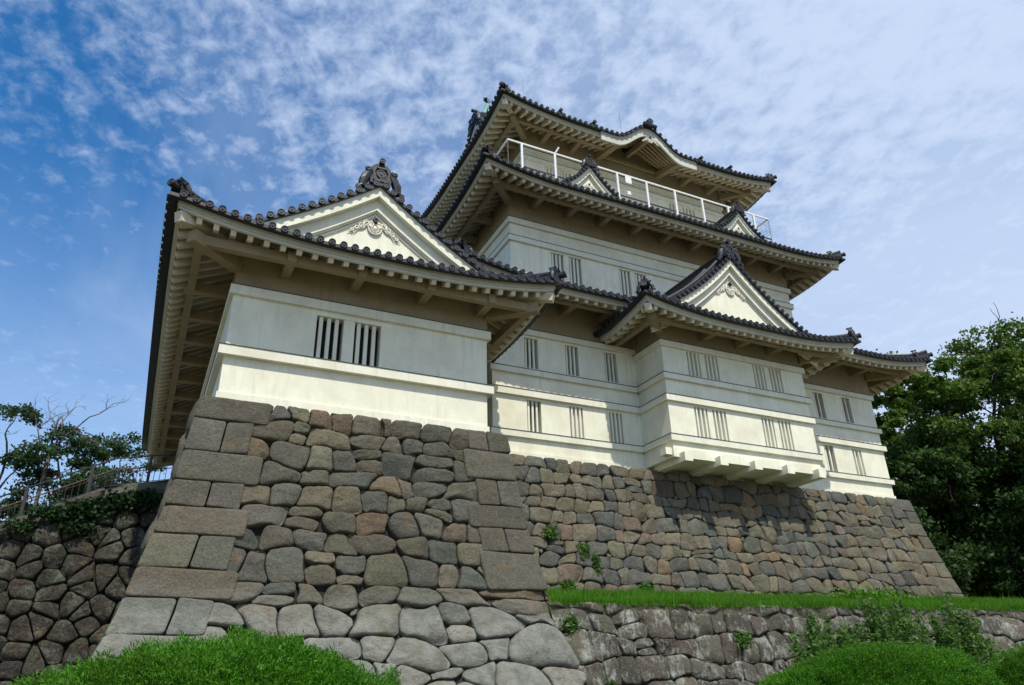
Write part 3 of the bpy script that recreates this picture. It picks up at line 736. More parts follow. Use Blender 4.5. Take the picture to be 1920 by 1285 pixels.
def finial(parent, p, f, sc=1.0):
    """ridge-end ornament: arched plate with a framed boss, curling side fins and a round tile on top; faces f"""
    f = Vector(f).normalized(); r = Vector((0, 0, 1)).cross(f).normalized(); up = Vector((0, 0, 1)); b = MB()
    def P(x, z, y=0.0): return Vector(p) + r * (x * sc) + up * (z * sc) + f * (y * sc)
    def ext(poly, y0, y1, m=0):
        n = len(poly); vs = [P(x, z, y1) for x, z in poly] + [P(x, z, y0) for x, z in poly]
        b.add(vs, [tuple(range(n)), tuple(range(2 * n - 1, n - 1, -1))] + [(i, i + n, (i + 1) % n + n, (i + 1) % n) for i in range(n)], m)
    arch = [(-.40, -.05), (.40, -.05), (.44, .45), (.36, .72), (.20, .86), (-.20, .86), (-.36, .72), (-.44, .45)]
    ext(arch, -.28, 0)
    inn = [(-.27, .06), (.27, .06), (.30, .45), (.22, .66), (-.22, .66), (-.30, .45)]
    for i in range(len(inn)):
        x0, z0 = inn[i]; x1, z1 = inn[(i + 1) % len(inn)]
        b.beam(P(x0, z0, .03), P(x1, z1, .03), .075 * sc, .07 * sc, 1, tuple(f))
    b.disc(P(0, .40, .05), f, .20 * sc, .06 * sc, 14, 0, 1); b.disc(P(.06, .14, .07), f, .13 * sc, .06 * sc, 12, 0, 1)
    for sg in (-1, 1):     # side fins: wave with a curl
        pts = [P(sg * (.42 + .28 * math.sin(t * 1.6)), .50 - .85 * t, -.06) for t in np.linspace(0, 1, 8)]
        b.tube(pts, [(.13 + .05 * math.sin(3 * t)) * sc for t in np.linspace(0, 1, 8)], 8)
        pts = [P(sg * (.55 + .16 * math.cos(a) * (1 - a / 9)), .50 + .16 * math.sin(a) * (1 - a / 9), .0 + .012 * a) for a in np.linspace(2.6, 8.6, 16)]
        b.tube(pts, [(.085 - .05 * i / 15) * sc for i in range(16)], 7, 1)
        pts = [P(sg * (.62 + .2 * t + .07 * math.sin(t * 7)), .12 - .52 * t, .02) for t in np.linspace(0, 1, 9)]
        b.tube(pts, [(.10 - .05 * t) * sc for t in np.linspace(0, 1, 9)], 7, 1)
        b.disc(P(sg * .86, -.42, .06), f + up * .0, .11 * sc, .1 * sc, 10, 0, 1)
    b.tube([P(0, .92, -.45), P(0, .96, .12)], .11 * sc, 12); b.disc(P(0, .963, .15), f, .125 * sc, .05 * sc, 12, 0, 1)
    b.box(*sorted((P(-.12, 0)[0], P(.12, 0)[0])), *sorted((P(-.12, 0, -.3)[1], P(.12, 0, .02)[1])), P(0, .82)[2], P(0, .93)[2]) if abs(f.x) < .1 else None
    return b.build('ridge_end_ornament', [M_TILE, M_TILEPALE], parent, smooth=False)

def carving(parent, cx, y, z, sc):
    """plaster gable pendant: bowl of curling leaves with wings and a black boss"""
    b = MB()
    def P(x, zz, yy=0.0): return Vector((cx + x * sc, y - yy * sc, z + zz * sc))
    # bowl
    out = [(-.34, .16), (-.36, -.10), (-.24, -.36), (0, -.50), (.24, -.36), (.36, -.10), (.34, .16), (.20, -.02), (.09, .02), (0, .20), (-.09, .02), (-.20, -.02)]
    b.extrude_y([(cx + x * sc, z + q * sc) for x, q in out], y - .09 * sc, y + .02)
    for sg in (-1, 1):
        b.tube([P(sg * (.20 + .15 * math.cos(a) * (1 - a / 12)), .08 + .15 * math.sin(a) * (1 - a / 12), .10) for a in np.linspace(-2.0, 5.5, 22)], [(.055 - .001 * i) * sc for i in range(22)], 7)
        b.tube([P(sg * .36 * math.cos(a), -.08 + .40 * math.sin(a), .07) for a in np.linspace(-1.57, .3, 8)], .05 * sc, 6)
        b.tube([P(sg * .2 * math.cos(a), -.10 + .28 * math.sin(a), .10) for a in np.linspace(-1.57, .0, 6)], .035 * sc, 6)
        # wings
        for k in range(4):
            ox, oz = .46 + .24 * k, .12 - .20 * k; rr = .17 - .028 * k
            b.tube([P(sg * (ox + rr * math.cos(a) * (1 - a / 11)), oz + rr * math.sin(a) * (1 - a / 11), .07) for a in np.linspace(-1.5, 5.2, 15)], [(.048 - .0012 * i) * sc for i in range(15)], 6)
        b.tube([P(sg * (.36 + 1.05 * t), .24 - .86 * t + .06 * math.sin(t * 12), .05) for t in np.linspace(0, 1, 14)], [(.055 - .035 * t) * sc for t in np.linspace(0, 1, 14)], 6)
        b.tube([P(sg * (.40 + .7 * t), .02 - .62 * t + .05 * math.sin(t * 9 + 2), .05) for t in np.linspace(0, 1, 12)], [(.05 - .03 * t) * sc for t in np.linspace(0, 1, 12)], 6)
    o = b.build('gable_pendant', M_CARVE, parent, smooth=True)
    b = MB(); hexa = [(cx + .15 * sc * math.cos(a), z + .36 * sc + .17 * sc * math.sin(a)) for a in np.linspace(0, 2 * math.pi, 6, endpoint=False)]
    b.extrude_y(hexa, y - .17 * sc, y)
    for a in np.linspace(0, 2 * math.pi, 6, endpoint=False): b.tube([P(.10 * math.cos(a), .36 + .11 * math.sin(a), .12), P(.10 * math.cos(a), .36 + .11 * math.sin(a), .21)], .055 * sc, 8)
    b.build('boss', M_BLACK, o)
def gable(parent, cx, y, half, zf, zbase, yback, sc=1.0, pen=None, tiles=.30, orn=1.0, bw=0.34, over=0.42, rad_=0.10):
    """gable end facing the front: verge tiles, two bargeboards, panel, pendant, ridge. zf(|dx|)=tile-bed height"""
    N = 22; xs = [half * (i / N) for i in range(N + 1)]
    prof = [(-x, zf(x)) for x in reversed(xs[1:])] + [(x, zf(x)) for x in xs]
    G = MB(); poly = [(cx + x, z - .25) for x, z in prof if z - .25 > zbase]
    poly = [(poly[0][0], zbase)] + poly + [(poly[-1][0], zbase)]
    G.extrude_y(list(reversed(poly)), y + .0, y + .12)
    g = G.build('gable', M_PLASTER, parent)
    def bent(name, off0, off1, y0, y1, mat, hm=half):
        b = MB(); rows = []
        for x, z in prof:
            if abs(x) > hm + 1e-6: continue
            k = 1.0
            rows.append([(cx + x, y0, z - off0), (cx + x, y0, z - off1), (cx + x, y1, z - off1), (cx + x, y1, z - off0), (cx + x, y0, z - off0)])
        b.strip(rows); b.add(rows[0][:4], ((0, 1, 2, 3),)); b.add(rows[-1][:4], ((3, 2, 1, 0),))
        return b.build(name, mat, g)
    bent('verge_tile_bed', -.02, .10, y - over + .04, y + .35, M_TILE)
    bent('bargeboard', .10, .10 + bw, y - over + .14, y + .1, M_PLASTER)
    bent('bargeboard', .10 + bw, .10 + bw * 2.15, y - .16, y + .08, M_TRIM)
    bent('barge_moulding', .10 + bw * 2.15, .10 + bw * 2.33, y - .09, y + .06, M_TRIM)
    bent('barge_moulding', .10 + bw * 2.42, .10 + bw * 2.62, y - .05, y + .06, M_TRIM)
    # verge tiles along the slope
    b = MB(); Ls = [0]
    for i in range(N): Ls.append(Ls[-1] + math.hypot(xs[i + 1] - xs[i], zf(xs[i + 1]) - zf(xs[i])))
    t = tiles * .6
    while t < Ls[-1]:
        x = float(np.interp(t, Ls, xs)); z = zf(x) + .05
        for sg in (-1, 1):
            b.tube([(cx + sg * x, y - over + .02, z), (cx + sg * x, y + .35, z)], rad_ * .88, 8, 0, False); b.disc((cx + sg * x, y - over - .02, z), (0, -1, 0), rad_, .06, 12, 0, 1)
        t += tiles
    b.build('verge_tiles', [M_TILE, M_TILEPALE], g)
    if pen: carving(g, cx, y - .01, pen[0], pen[1])
    # ridge
    b = MB(); z0 = zf(0)
    for w, a, c in ((.22, -.12, .16), (.17, .16, .34), (.20, .34, .39)): b.box(cx - w * sc, cx + w * sc, y - over + .25, yback, z0 + a * sc, z0 + c * sc)
    b.tube([(cx, y - over + .25, z0 + .45 * sc), (cx, yback, z0 + .45 * sc)], .11 * sc, 10)
    r = b.build('ridge', M_TILE, g)
    finial(r, (cx, y - over + .12, z0 + .06 * sc), (0, -1, 0), orn)
    return g
def down_ridge(parent, pts, w=.14):
    b = MB(); q = [Vector(p) for p in pts]; r = Vector((0, 1, 0))
    for ww, a, c, m in ((w, -.05, .10, 0), (w * .8, .10, .14, 1), (w * .9, .14, .20, 0)):
        b.strip([[p - r * ww + Vector((0, 0, a)), p - r * ww + Vector((0, 0, c)), p + r * ww + Vector((0, 0, c)), p + r * ww + Vector((0, 0, a))] for p in q], m)
    b.tube([p + Vector((0, 0, .25)) for p in q], .085, 8)
    return b.build('descending_ridge', [M_TILE, M_MORTAR], parent)
def rise(d): return 0.42 * d + 0.032 * d * d

def frieze(parent, x0, x1, y0, y1, z0, z1):
    b = MB(); e = .012  # thin slab added over the wall to carry the shade-darkened plaster
    b.box(x0 - e, x1 + e, y0 - e, y0, z0, z1); b.box(x0 - e, x0, y0, y1, z0, z1); b.box(x1, x1 + e, y0, y1, z0, z1)
    b.build('frieze', M_FRIEZE_SHADE, parent)
# ------------------------------------------------------------------ corner turret
def turret():
    T = empty('corner_turret', (5.04, 20.0, 7.0))
    tag(T, 'single-storey white corner turret with a large front gable, on the nearest stone base at left', 'turret')
    hole = (3.48, 5.44, 8.77, 10.17)
    x0, x1, y0, y1 = 1.08, 9.0, 20.0, 41.4
    wall_box('wall', T, x0, x1, y0, y1, 6.98, 12.14, [hole])
    window(T, *hole, y0, 3, False, True, bw=.11)
    b = MB(); b.box(x0 - .05, x1 + .05, y0 - .05, y1 + .05, 6.98, 7.36); b.build('plinth', M_PLASTER, T)
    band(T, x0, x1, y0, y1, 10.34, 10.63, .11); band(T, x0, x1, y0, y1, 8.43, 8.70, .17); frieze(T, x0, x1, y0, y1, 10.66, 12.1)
    ze = 11.30
    R = Roof(T, -0.73, 10.80, 18.42, 42.9, ze, .50, .30, None, {'F': 1.9, 'L': 5.765, 'R': 5.765, 'B': 5.765}, -0.15, {'F': 1.58, 'L': 1.81, 'R': 1.8, 'B': 1.5}, Lc=5.2, ug=1.28, ugb=None,
             arm_x=(2.42, 4.48, 6.65, 8.7), arm_y=[21.9 + 1.95 * i for i in range(10)], nseg=14)
    def zf(x): return ze + .39 + rise(max(5.765 - x, 0)) + 0.01
    g = gable(R.roof, 5.035, 20.05, 4.3, zf, 12.1, 37.2, 1.0, pen=(13.72, 0.62), tiles=.345, orn=.86, bw=.36, over=.52, rad_=.115)
    b = MB(); b.box(2.3, 7.8, 19.93, 20.05, 12.42, 12.52); b.box(2.0, 8.1, 19.88, 20.05, 12.1, 12.36); b.build('gable_rail', M_TRIM, g)
turret()

# ------------------------------------------------------------------ keep
def keep():
    K = empty('castle_keep', (21.8, 24.0, 7.7))
    tag(K, 'three-tiered white castle keep with dark tiled roofs and a projecting gabled bay', 'castle')
    x0, x1, y0, y1 = 11.02, 32.57, 24.0, 41.0
    up = (11.55, 12.88); lo = (8.83, 10.17)
    U_ = [(12.46, up), (14.37, up), (16.28, up), (28.42, up), (30.31, up)]; Lw = [(12.50, lo), (14.41, lo), (16.30, lo), (28.42, lo), (30.31, lo)]
    holes = [(x, x + .62, *z) for x, z in U_ + Lw]
    wall_box('wall', K, x0, x1, y0, y1, 7.68, 15.15, holes)
    for i, h in enumerate(holes): window(K, *h, y0, 3 if i not in (3, 4, 8, 9) else 2, i in (6, 7, 9), False, bw=.08)
    b = MB(); b.box(x0 - .05, x1 + .05, y0 - .05, y1 + .05, 7.68, 8.02); b.build('plinth', M_PLASTER, K)
    for z0, z1, p in ((12.98, 13.22, .11), (11.2, 11.43, .12), (10.27, 10.53, .13), (8.58, 8.82, .12)): band(K, x0, x1, y0, y1, z0, z1, p)
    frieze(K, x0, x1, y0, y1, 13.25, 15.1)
    # bay
    bx0, bx1, by = 17.87, 25.72, 22.1
    bh = [(19.14, 20.80, *up), (22.76, 24.40, *up), (19.16, 20.80, *lo), (22.75, 24.38, *lo)]
    bh = [(a, b_, c - .0, d - .25 if k < 2 else d) for k, (a, b_, c, d) in enumerate(bh)]
    wall_box('bay_wall', K, bx0, bx1, by, 23.995, 8.05, 14.05, bh)
    for h in bh: window(K, *h, by, 3, True, True, bw=.08)
    for z0, z1, p in ((12.66, 12.92, .10), (11.2, 11.44, .12), (10.25, 10.51, .12), (8.58, 8.83, .12)): band(K, bx0, bx1, by, 23.85, z0, z1, p)
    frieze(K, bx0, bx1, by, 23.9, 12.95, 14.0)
    b = MB(); b.box(bx0 - .04, bx1 + .04, by - .04, 24, 7.93, 8.30); fl = b.build('bay_floor', M_PLASTER, K)
    for x in (18.28, 20.02, 21.80, 23.55, 25.32):
        b = MB(); b.box(x - .19, x + .19, by - .36, 23.75, 7.72, 8.08); b.build('floor_beam', M_PLASTER, fl)
    for x in (bx0, bx1):
        sg = -1 if x == bx0 else 1; b = MB(); b.box(x + sg * .045 if sg > 0 else x - .34, x + .34 if sg > 0 else x - .045, by + .05, by + .42, 8.02, 8.30); b.build('floor_beam', M_PLASTER, fl)
    # bay roof
    zb = 13.2
    R = Roof(K, 16.10, 27.50, 20.46, 26.0, zb, .42, .28, None, {'F': 1.45, 'L': 5.7, 'R': 5.7, 'B': .3}, .04, {'F': 1.64, 'L': 1.77, 'R': 1.77, 'B': .2}, Lc=4.6, ug=1.0, ugb=.001,
             arm_x=(20.06, 21.95, 23.8), arm_y=(), name='bay_roof', nseg=10, ra=.30, rb=.069, purl=.55)
    def zf(x): d = max(5.7 - x, 0); return zb + .38 + .30 * d + .069 * d * d
    g = gable(R.roof, 21.8, 21.75, 4.6, zf, 14.1, 26.1, .95, pen=(16.0, 0.62), tiles=.30, orn=.78, bw=.34, over=.48, rad_=.10)
    for yy in (21.95, 22.75): down_ridge(g, [(21.8 - x, yy, zf(x) + .05) for x in np.linspace(.3, 4.4, 14)]); 
    for yy in (21.95,): down_ridge(g, [(21.8 + x, yy, zf(x) + .05) for x in np.linspace(.3, 4.4, 14)])
    # first-tier roof
    arms = [x for x in np.arange(14.30 - 1.91, 32.3, 1.91)]
    ay = [y for y in np.arange(25.9, 40.9, 1.91)]
    Roof(K, 8.86, 34.74, 21.95, 43.05, 14.05, .50, .29, None, {k: 4.14 for k in 'FLRB'}, .12, {'F': 2.05, 'L': 2.16, 'R': 2.16, 'B': 2.05}, Lc=4.6, skip=(18.4, 25.2), arm_x=arms, arm_y=ay, name='first_tier_roof', purl=.55)
    # second tier
    t0, t1, ty0, ty1 = 12.99, 30.60, 26.1, 38.9
    holes = [(15.16, 16.83, 17.2, 18.82), (19.0, 20.68, 17.2, 18.82), (22.84, 24.5, 17.2, 18.82), (26.68, 28.3, 17.2, 18.82)]
    wall_box('second_tier_wall', K, t0, t1, ty0, ty1, 14.6, 22.0, holes)
    for h in holes: window(K, *h, ty0, 3, False, True, bw=.10)
    for z0, z1, p in ((19.90, 20.2, .11), (18.92, 19.20, .11)): band(K, t0, t1, ty0, ty1, z0, z1, p)
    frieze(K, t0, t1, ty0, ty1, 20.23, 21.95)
    z2 = 20.84; arms = [14.22 + 1.905 * i for i in range(9)]
    R2 = Roof(K, 10.86, 32.74, 23.99, 41.0, z2, .45, .27, None, {k: 4.06 for k in 'FLRB'}, .12, {'F': 2.11, 'L': 2.13, 'R': 2.13, 'B': 2.1}, Lc=4.6, arm_x=arms, arm_y=[y for y in np.arange(28.0, 38.9, 1.9)], name='second_tier_roof', purl=.52)
    for cx in (17.0, 26.62):
        def zd(x): return 23.74 - 1.55 * (1 - (1 - min(x, 1.75) / 1.75) ** 1.55) + max(0, .05 * (x - 1.3))
        g = gable(R2.roof, cx, 25.15, 1.55, zd, 21.7, 27.6, .55, pen=(22.55, .34), tiles=.27, orn=.55, bw=.17, over=.36, rad_=.09)
        b = MB()
        for sg in (-1, 1):
            xs = np.linspace(0, 1.75, 9)
            b.strip([[(cx + sg * x, 25.15, zd(x)), (cx + sg * x, 28.0, zd(x))] for x in xs])
            for yy in np.arange(25.75, 27.9, .33): b.tube([(cx + sg * x, yy, zd(x) + .03) for x in xs], .085, 6)
        b.build('dormer_roof', M_TILE, g)
    # third tier with balcony
    u0, u1, uy0, uy1 = 14.98, 28.62, 28.07, 37.0
    holes = [(16.2, 17.85, 24.35, 25.72), (24.55, 25.15, 24.35, 25.72), (25.52, 26.4, 24.35, 25.72)]
    wall_box('third_tier_wall', K, u0, u1, uy0, uy1, 22.2, 28.3, holes)
    window(K, *holes[0], uy0, 3, False, True, bw=.13); window(K, *holes[1], uy0, 2, True, False, bw=.12); window(K, *holes[2], uy0, 3, True, False, bw=.12)
    for z0, z1, p in ((26.35, 26.55, .07), (25.84, 26.05, .07)): band(K, u0, u1, uy0, uy1, z0, z1, p)
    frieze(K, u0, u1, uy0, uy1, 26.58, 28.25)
    b = MB(); b.box(13.1, 30.5, 26.35, 38.6, 23.22, 23.34); bal = b.build('balcony_deck', M_TRIM, K)
    rl = MB(); zr = 25.15
    X0, X1, Y0, Y1 = 13.12, 30.48, 26.35, 38.6
    for p, q in (((X0, Y0), (X1, Y0)), ((X0, Y0), (X0, Y1)), ((X1, Y0), (X1, Y1))): rl.beam((*p, zr), (*q, zr), .075, .075)
    rail = rl.build('railing', M_WHITE, K)
    xs = [13.9 + 1.925 * i for i in range(9)]
    for x in xs:
        b = MB(); b.box(x - .055, x + .055, Y0 - .045, Y0 + .045, 23.345, zr - .04); b.build('railing_post', M_WHITE, rail)
    for yy in np.arange(Y0 + 1.4, Y1, 1.95):
        for x in (X0, X1):
            b = MB(); b.box(x - .045, x + .045, yy - .05, yy + .05, 23.345, zr - .04); b.build('railing_post', M_WHITE, rail)
    b = MB(); b.beam((X0, Y0 + .02, 23.72), (X1, Y0 + .02, 23.72), .05, .07); b.build('kick_rail', M_IRON, rail)
    b = MB()
    for z in np.arange(23.9, 25.1, .2): b.tube([(X1, Y0, z), (X1, Y1, z)], .008, 4)
    for z in (24.2, 24.65): b.tube([(X0, Y0 - .01, z), (X1, Y0 - .01, z)], .007, 4)
    for yy in np.arange(Y0 + .3, Y0 + 6, .3): b.tube([(X1, yy, 23.4), (X1, yy, zr)], .005, 4)
    for p in ((X0, Y0), (X1, Y0)): b.tube([(*p, 23.34), (*p, zr)], .016, 5)
    b.build('wire_mesh', M_WIRE, rail)
    for a, c, e, f_ in ((20.17, 20.56, 24.62, 25.06), (20.22, 20.44, 23.86, 24.08)):
        b = MB(); b.box(a, c, Y0 - .07, Y0 - .046, e, f_); b.build('notice_board', M_WHITE, rail)
    b = MB(); b.tube([(15.86, Y0, 25.16), (16.05, Y0 - .1, 25.55)], .05, 8); b.build('lamp_tube', M_WHITE, rail)
    # third-tier roof with an undulating gable over the front eave
    def bump(x):
        t = abs(x - 21.72) / 2.35
        if t >= 1: return 0.0
        return 1.30 * (0.5 + 0.5 * math.cos(math.pi * t)) ** 1.15
    z3 = 26.95
    R3 = Roof(K, 12.73, 30.86, 25.91, 39.1, z3, .50, .30, None, {'F': 6.6, 'B': 6.6, 'L': 1.7, 'R': 1.7}, .24, {'F': 2.16, 'L': 2.25, 'R': 2.24, 'B': 2.1}, Lc=5.0, ridge='x', ug=1.6, ugb=1.6, bump=bump,
              arm_x=[16.06, 17.96, 25.63, 27.6], arm_y=(29.0, 30.9, 32.8, 34.7, 36.6), name='top_roof', purl=.5)
    b = MB()     # heavy moulded board of the undulating gable
    for off0, off1, ya, yb in ((.10, .36, 25.76, 25.90), (-.32, .10, 25.80, 25.905)):
        rows = []
        for x in np.linspace(18.5, 24.94, 60):
            z = z3 + bump(x); e = .0
            rows.append([(x, ya, z + off1), (x, ya, z + off0), (x, yb, z + off0), (x, yb, z + off1), (x, ya, z + off1)])
        b.strip(rows); b.add(rows[0][:4], ((0, 1, 2, 3),)); b.add(rows[-1][:4], ((3, 2, 1, 0),))
    kb = b.build('undulating_gable', M_FASCIA, R3.roof)
    b = MB(); xs_ = np.linspace(19.3, 24.15, 40); b.strip([[(x, 28.055, 28.0), (x, 28.055, max(28.0, R3.sz('F', x - 12.73, 2.14) + .04))] for x in xs_]); b.build('vault_infill', M_FRIEZE_SHADE, kb)
    for i, d in enumerate((.28, .56, .84, 1.12, 1.40, 1.68)):   # curved ribs under it
        b = MB(); rows = []
        for x in np.linspace(19.75, 23.75, 40):
            z = R3.sz('F', x - 12.73, d); y = 25.91 + d; rows.append([(x, y - .07, z - .01), (x, y - .07, z - .15), (x, y + .07, z - .15), (x, y + .07, z - .01)])
        b.strip(rows); b.build('curved_rib', M_EAVE_SHADE, kb)
    for x in (19.70, 23.86):
        b = MB(); b.beam((x, 28.07, z3 + .5), (x, 25.95, z3 - .02), .32, .36); b.build('bracket_arm', M_EAVE_SHADE, R3.roof)
    b = MB(); b.beam((21.72, 28.07, z3 + 1.25), (21.72, 25.92, z3 + .86), .2, .3); b.beam((19.8, 27.93, z3 + .62), (23.7, 27.93, z3 + .62), .14, .2); b.build('vault_beam', M_EAVE_SHADE, kb)
    carving(kb, 21.72, 25.72, z3 + .66, .42)
    b = MB(); 
    for w, a, c in ((.2, -.1, .2), (.15, .2, .32)): b.box(21.72 - w, 21.72 + w, 25.6, 29.2, z3 + 1.62 + a, z3 + 1.62 + c)
    b.tube([(21.72, 25.6, z3 + 2.0), (21.72, 29.2, z3 + 2.0)], .1, 8); r = b.build('ridge', M_TILE, R3.roof); 
    b = MB(); b.tube([(21.72, 25.45, z3 + 1.84), (21.72, 25.75, z3 + 1.84)], .17, 12); b.disc((21.72, 25.43, z3 + 1.84), (0, -1, 0), .19, .06, 14, 0, 1); b.tube([(21.3, 25.55, z3 + 1.6), (22.14, 25.55, z3 + 1.6)], .12, 8); b.build('corner_tile', [M_TILE, M_TILEPALE], r)
    for x in (18.2, 25.5, 16.1, 27.7):      # small upright end tiles along the front eave
        u = x - 12.73; z = R3.zs('F', u, .2); b = MB(); b.box(x - .13, x + .13, 25.9, 26.3, z, z + .26); b.tube([(x, 25.82, z + .34), (x, 26.4, z + .40)], .09, 8); b.disc((x, 25.80, z + .34), (0, -1, .1), .11, .05, 12, 0, 1)
        b.tube([(x, 26.2, z + .1), (x, 28.6, R3.zs('F', u, 2.7) + .12)], .13, 8); b.build('end_tile', [M_TILE, M_TILEPALE], R3.roof)
    # main ridge, side gables, fish finials
    b = MB(); zr = R3.zs('F', 9, 6.59)
    for w, a, c in ((.28, -.2, .35), (.2, .35, .6), (.24, .6, .66)): b.box(14.0, 29.6, 32.5 - w, 32.5 + w, zr + a, zr + c)
    b.tube([(14.0, 32.5, zr + .74), (29.6, 32.5, zr + .74)], .12, 8); rg = b.build('ridge', M_TILE, R3.roof)
    for sg, xg in ((-1, 14.33), (1, 29.26)):
        g = MB(); prof = [(32.5 + t, z3 + .39 + rise(6.6 - abs(t))) for t in np.linspace(-4.7, 4.7, 33)]
        n = len(prof); g.add([(xg, y, z - .15) for y, z in prof] + [(xg, 32.5, 28.3)], [(i, i + 1, n) for i in range(n - 1)])
        go = g.build('gable', M_PLASTER, R3.roof)
        b = MB(); b.strip([[(xg + sg * .45, y, z - .02), (xg + sg * .45, y, z - .14), (xg - sg * .1, y, z - .14)] for y, z in prof]); 
        for y, z in prof: b.tube([(xg - sg * .2, y, z + .05), (xg + sg * .47, y, z + .05)], .10, 8); b.disc((xg + sg * .5, y, z + .05), (sg, 0, 0), .115, .06, 10, 0, 1)
        b.build('verge_tiles', [M_TILE, M_TILEPALE], go)
        b = MB(); b.strip([[(xg + sg * .36, y, z - .14), (xg + sg * .36, y, z - .5), (xg + sg * .2, y, z - .5)] for y, z in prof]); b.build('bargeboard', M_FASCIA, go)
        finial(rg, (xg + sg * .45, 32.5, zr + .02), (sg, 0, 0), .95)
        # fish finial: body arcs up from the ridge, tail fanned in the air
        b = MB(); xf = xg - sg * .45
        pts = [(xf + sg * .25 - sg * .55 * t + sg * .25 * t * t, 32.5, zr + .75 + 1.15 * t ** 1.2) for t in np.linspace(0, 1, 10)]
        b.tube(pts, [.26, .30, .29, .26, .22, .18, .14, .11, .08, .05], 10)
        for da in (-.7, -.25, .2, .6):
            p = Vector(pts[-1]); v = Vector((sg * math.sin(da) * .5, .05, math.cos(da) * .55)); w_ = Vector((0, .16, 0)); b.add([p - Vector(w_) * .3, p + v * .7 - w_, p + v, p + v * .7 + w_, p + Vector(w_) * .3], ((0, 1, 2, 3, 4), (4, 3, 2, 1, 0)))
        for t in (2, 4, 6): p = Vector(pts[t]); b.add([p + Vector((-sg * .15, 0, .1)), p + Vector((-sg * .5, 0, .3)), p + Vector((-sg * .15, 0, .35))], ((0, 1, 2), (2, 1, 0)))
        for s2 in (-1, 1): p = Vector(pts[2]); b.add([p, p + Vector((0, s2 * .55, .3)), p + Vector((0, s2 * .35, -.1))], ((0, 1, 2), (2, 1, 0)))
        b.build('fish_finial', M_COPPER, rg, smooth=True)
    for x, y, z in ((16.07, 30, 33.7), (23.09, 30, 33.7)):
        b = MB(); b.tube([(x, y, 29.5), (x, y, z)], .014, 5); b.build('lightning_rod', M_WIRE, R3.roof)
keep()
#PLANTS
# ------------------------------------------------------------------ plants
def leaves(name, C, size, mat, parent=None, up=0.0, kind=None, aspect=0.55, origin=None):
    """one diamond leaf per centre, random attitude (up>0 leans leaf faces to the sky)"""
    C = np.asarray(C, float); n = len(C)
    a = rng.normal(size=(n, 3)); nrm = rng.normal(size=(n, 3)); nrm[:, 2] += up
    nrm /= np.linalg.norm(nrm, axis=1)[:, None]; a -= nrm * (a * nrm).sum(1)[:, None]; a /= np.linalg.norm(a, axis=1)[:, None]; b = np.cross(nrm, a)
    L = (np.asarray(size) * rng.uniform(.6, 1.35, n))[:, None]; Wd = L * aspect
    V = np.stack([C - a * L, C + b * Wd + nrm * Wd * .15, C + a * L, C - b * Wd + nrm * Wd * .15], 1).reshape(-1, 3)
    return rawmesh(name, V, np.arange(4 * n).reshape(n, 4), mat, parent, kind, origin)
def rawmesh(name, V, F, mat, parent=None, kind=None, origin=None):
    lo, hi = V.min(0), V.max(0); org = np.array([(lo[0] + hi[0]) / 2, (lo[1] + hi[1]) / 2, lo[2]]) if origin is None else np.array(origin, float)
    me = bpy.data.meshes.new(name); V = V - org; k = F.shape[1]
    me.vertices.add(len(V)); me.vertices.foreach_set('co', V.astype(np.float32).ravel())
    me.loops.add(F.size); me.loops.foreach_set('vertex_index', F.astype(np.int32).ravel())
    me.polygons.add(len(F)); me.polygons.foreach_set('loop_start', np.arange(0, F.size, k, dtype=np.int32)); me.polygons.foreach_set('loop_total', np.full(len(F), k, np.int32))
    me.materials.append(mat); me.update(calc_edges=True)
    o = bpy.data.objects.new(name, me); COL.objects.link(o); place(o, org, parent)
    if kind: o['kind'] = kind
    return o
def clumps(blobs, dens, sub=16, spread=0.30):
    """leaf positions: sub-clumps scattered on the shell of each blob"""
    out = []
    for (x, y, z, rx, ry, rz) in blobs:
        m = max(4, int(sub * rng.uniform(.7, 1.3))); d = rng.normal(size=(m, 3)); d /= np.linalg.norm(d, axis=1)[:, None]
        cc = d * (rng.uniform(.45, 1.0, m) ** .6)[:, None] * [rx, ry, rz] + [x, y, z]
        for c in cc:
            k = int(dens * rng.uniform(.5, 1.5)); r = spread * (rx + ry) / 2
            p = rng.normal(size=(k, 3)) * [r, r, r * .5] * .62 + c; out.append(p)
    return np.concatenate(out)
def limb(b, p, q, r0, r1, wob=.12, n=7, seed=0):
    p, q = np.array(p, float), np.array(q, float); L = np.linalg.norm(q - p); pts = []
    for i in range(n):
        t = i / (n - 1); w = np.array([mnoise.noise((t * 2.3 + seed, k * 7.1, seed * 3.3)) for k in range(3)]) * L * wob * math.sin(math.pi * min(1, t * 1.1))
        pts.append(p + (q - p) * t + w + np.array([0, 0, L * .08 * math.sin(math.pi * t)]))
    b.tube(pts, list(np.linspace(r0, r1, n)), 7); return pts
def twigs(b, p, d, L, r, depth):
    p = np.array(p, float); d = np.array(d, float); pts = [p]; q = p.copy(); dd = d.copy()
    for i in range(4):
        dd = dd + rng.normal(size=3) * .22; dd /= np.linalg.norm(dd); q = q + dd * L / 4; pts.append(q.copy())
    b.tube(pts, list(np.linspace(r, r * .5, 5)), 5)
    if depth:
        for i in range(rng.integers(2, 4)):
            k = rng.integers(2, 5); nd = dd + rng.normal(size=3) * .65; nd[2] += .25; nd /= np.linalg.norm(nd)
            twigs(b, pts[k], nd, L * rng.uniform(.45, .75), r * .5, depth - 1)
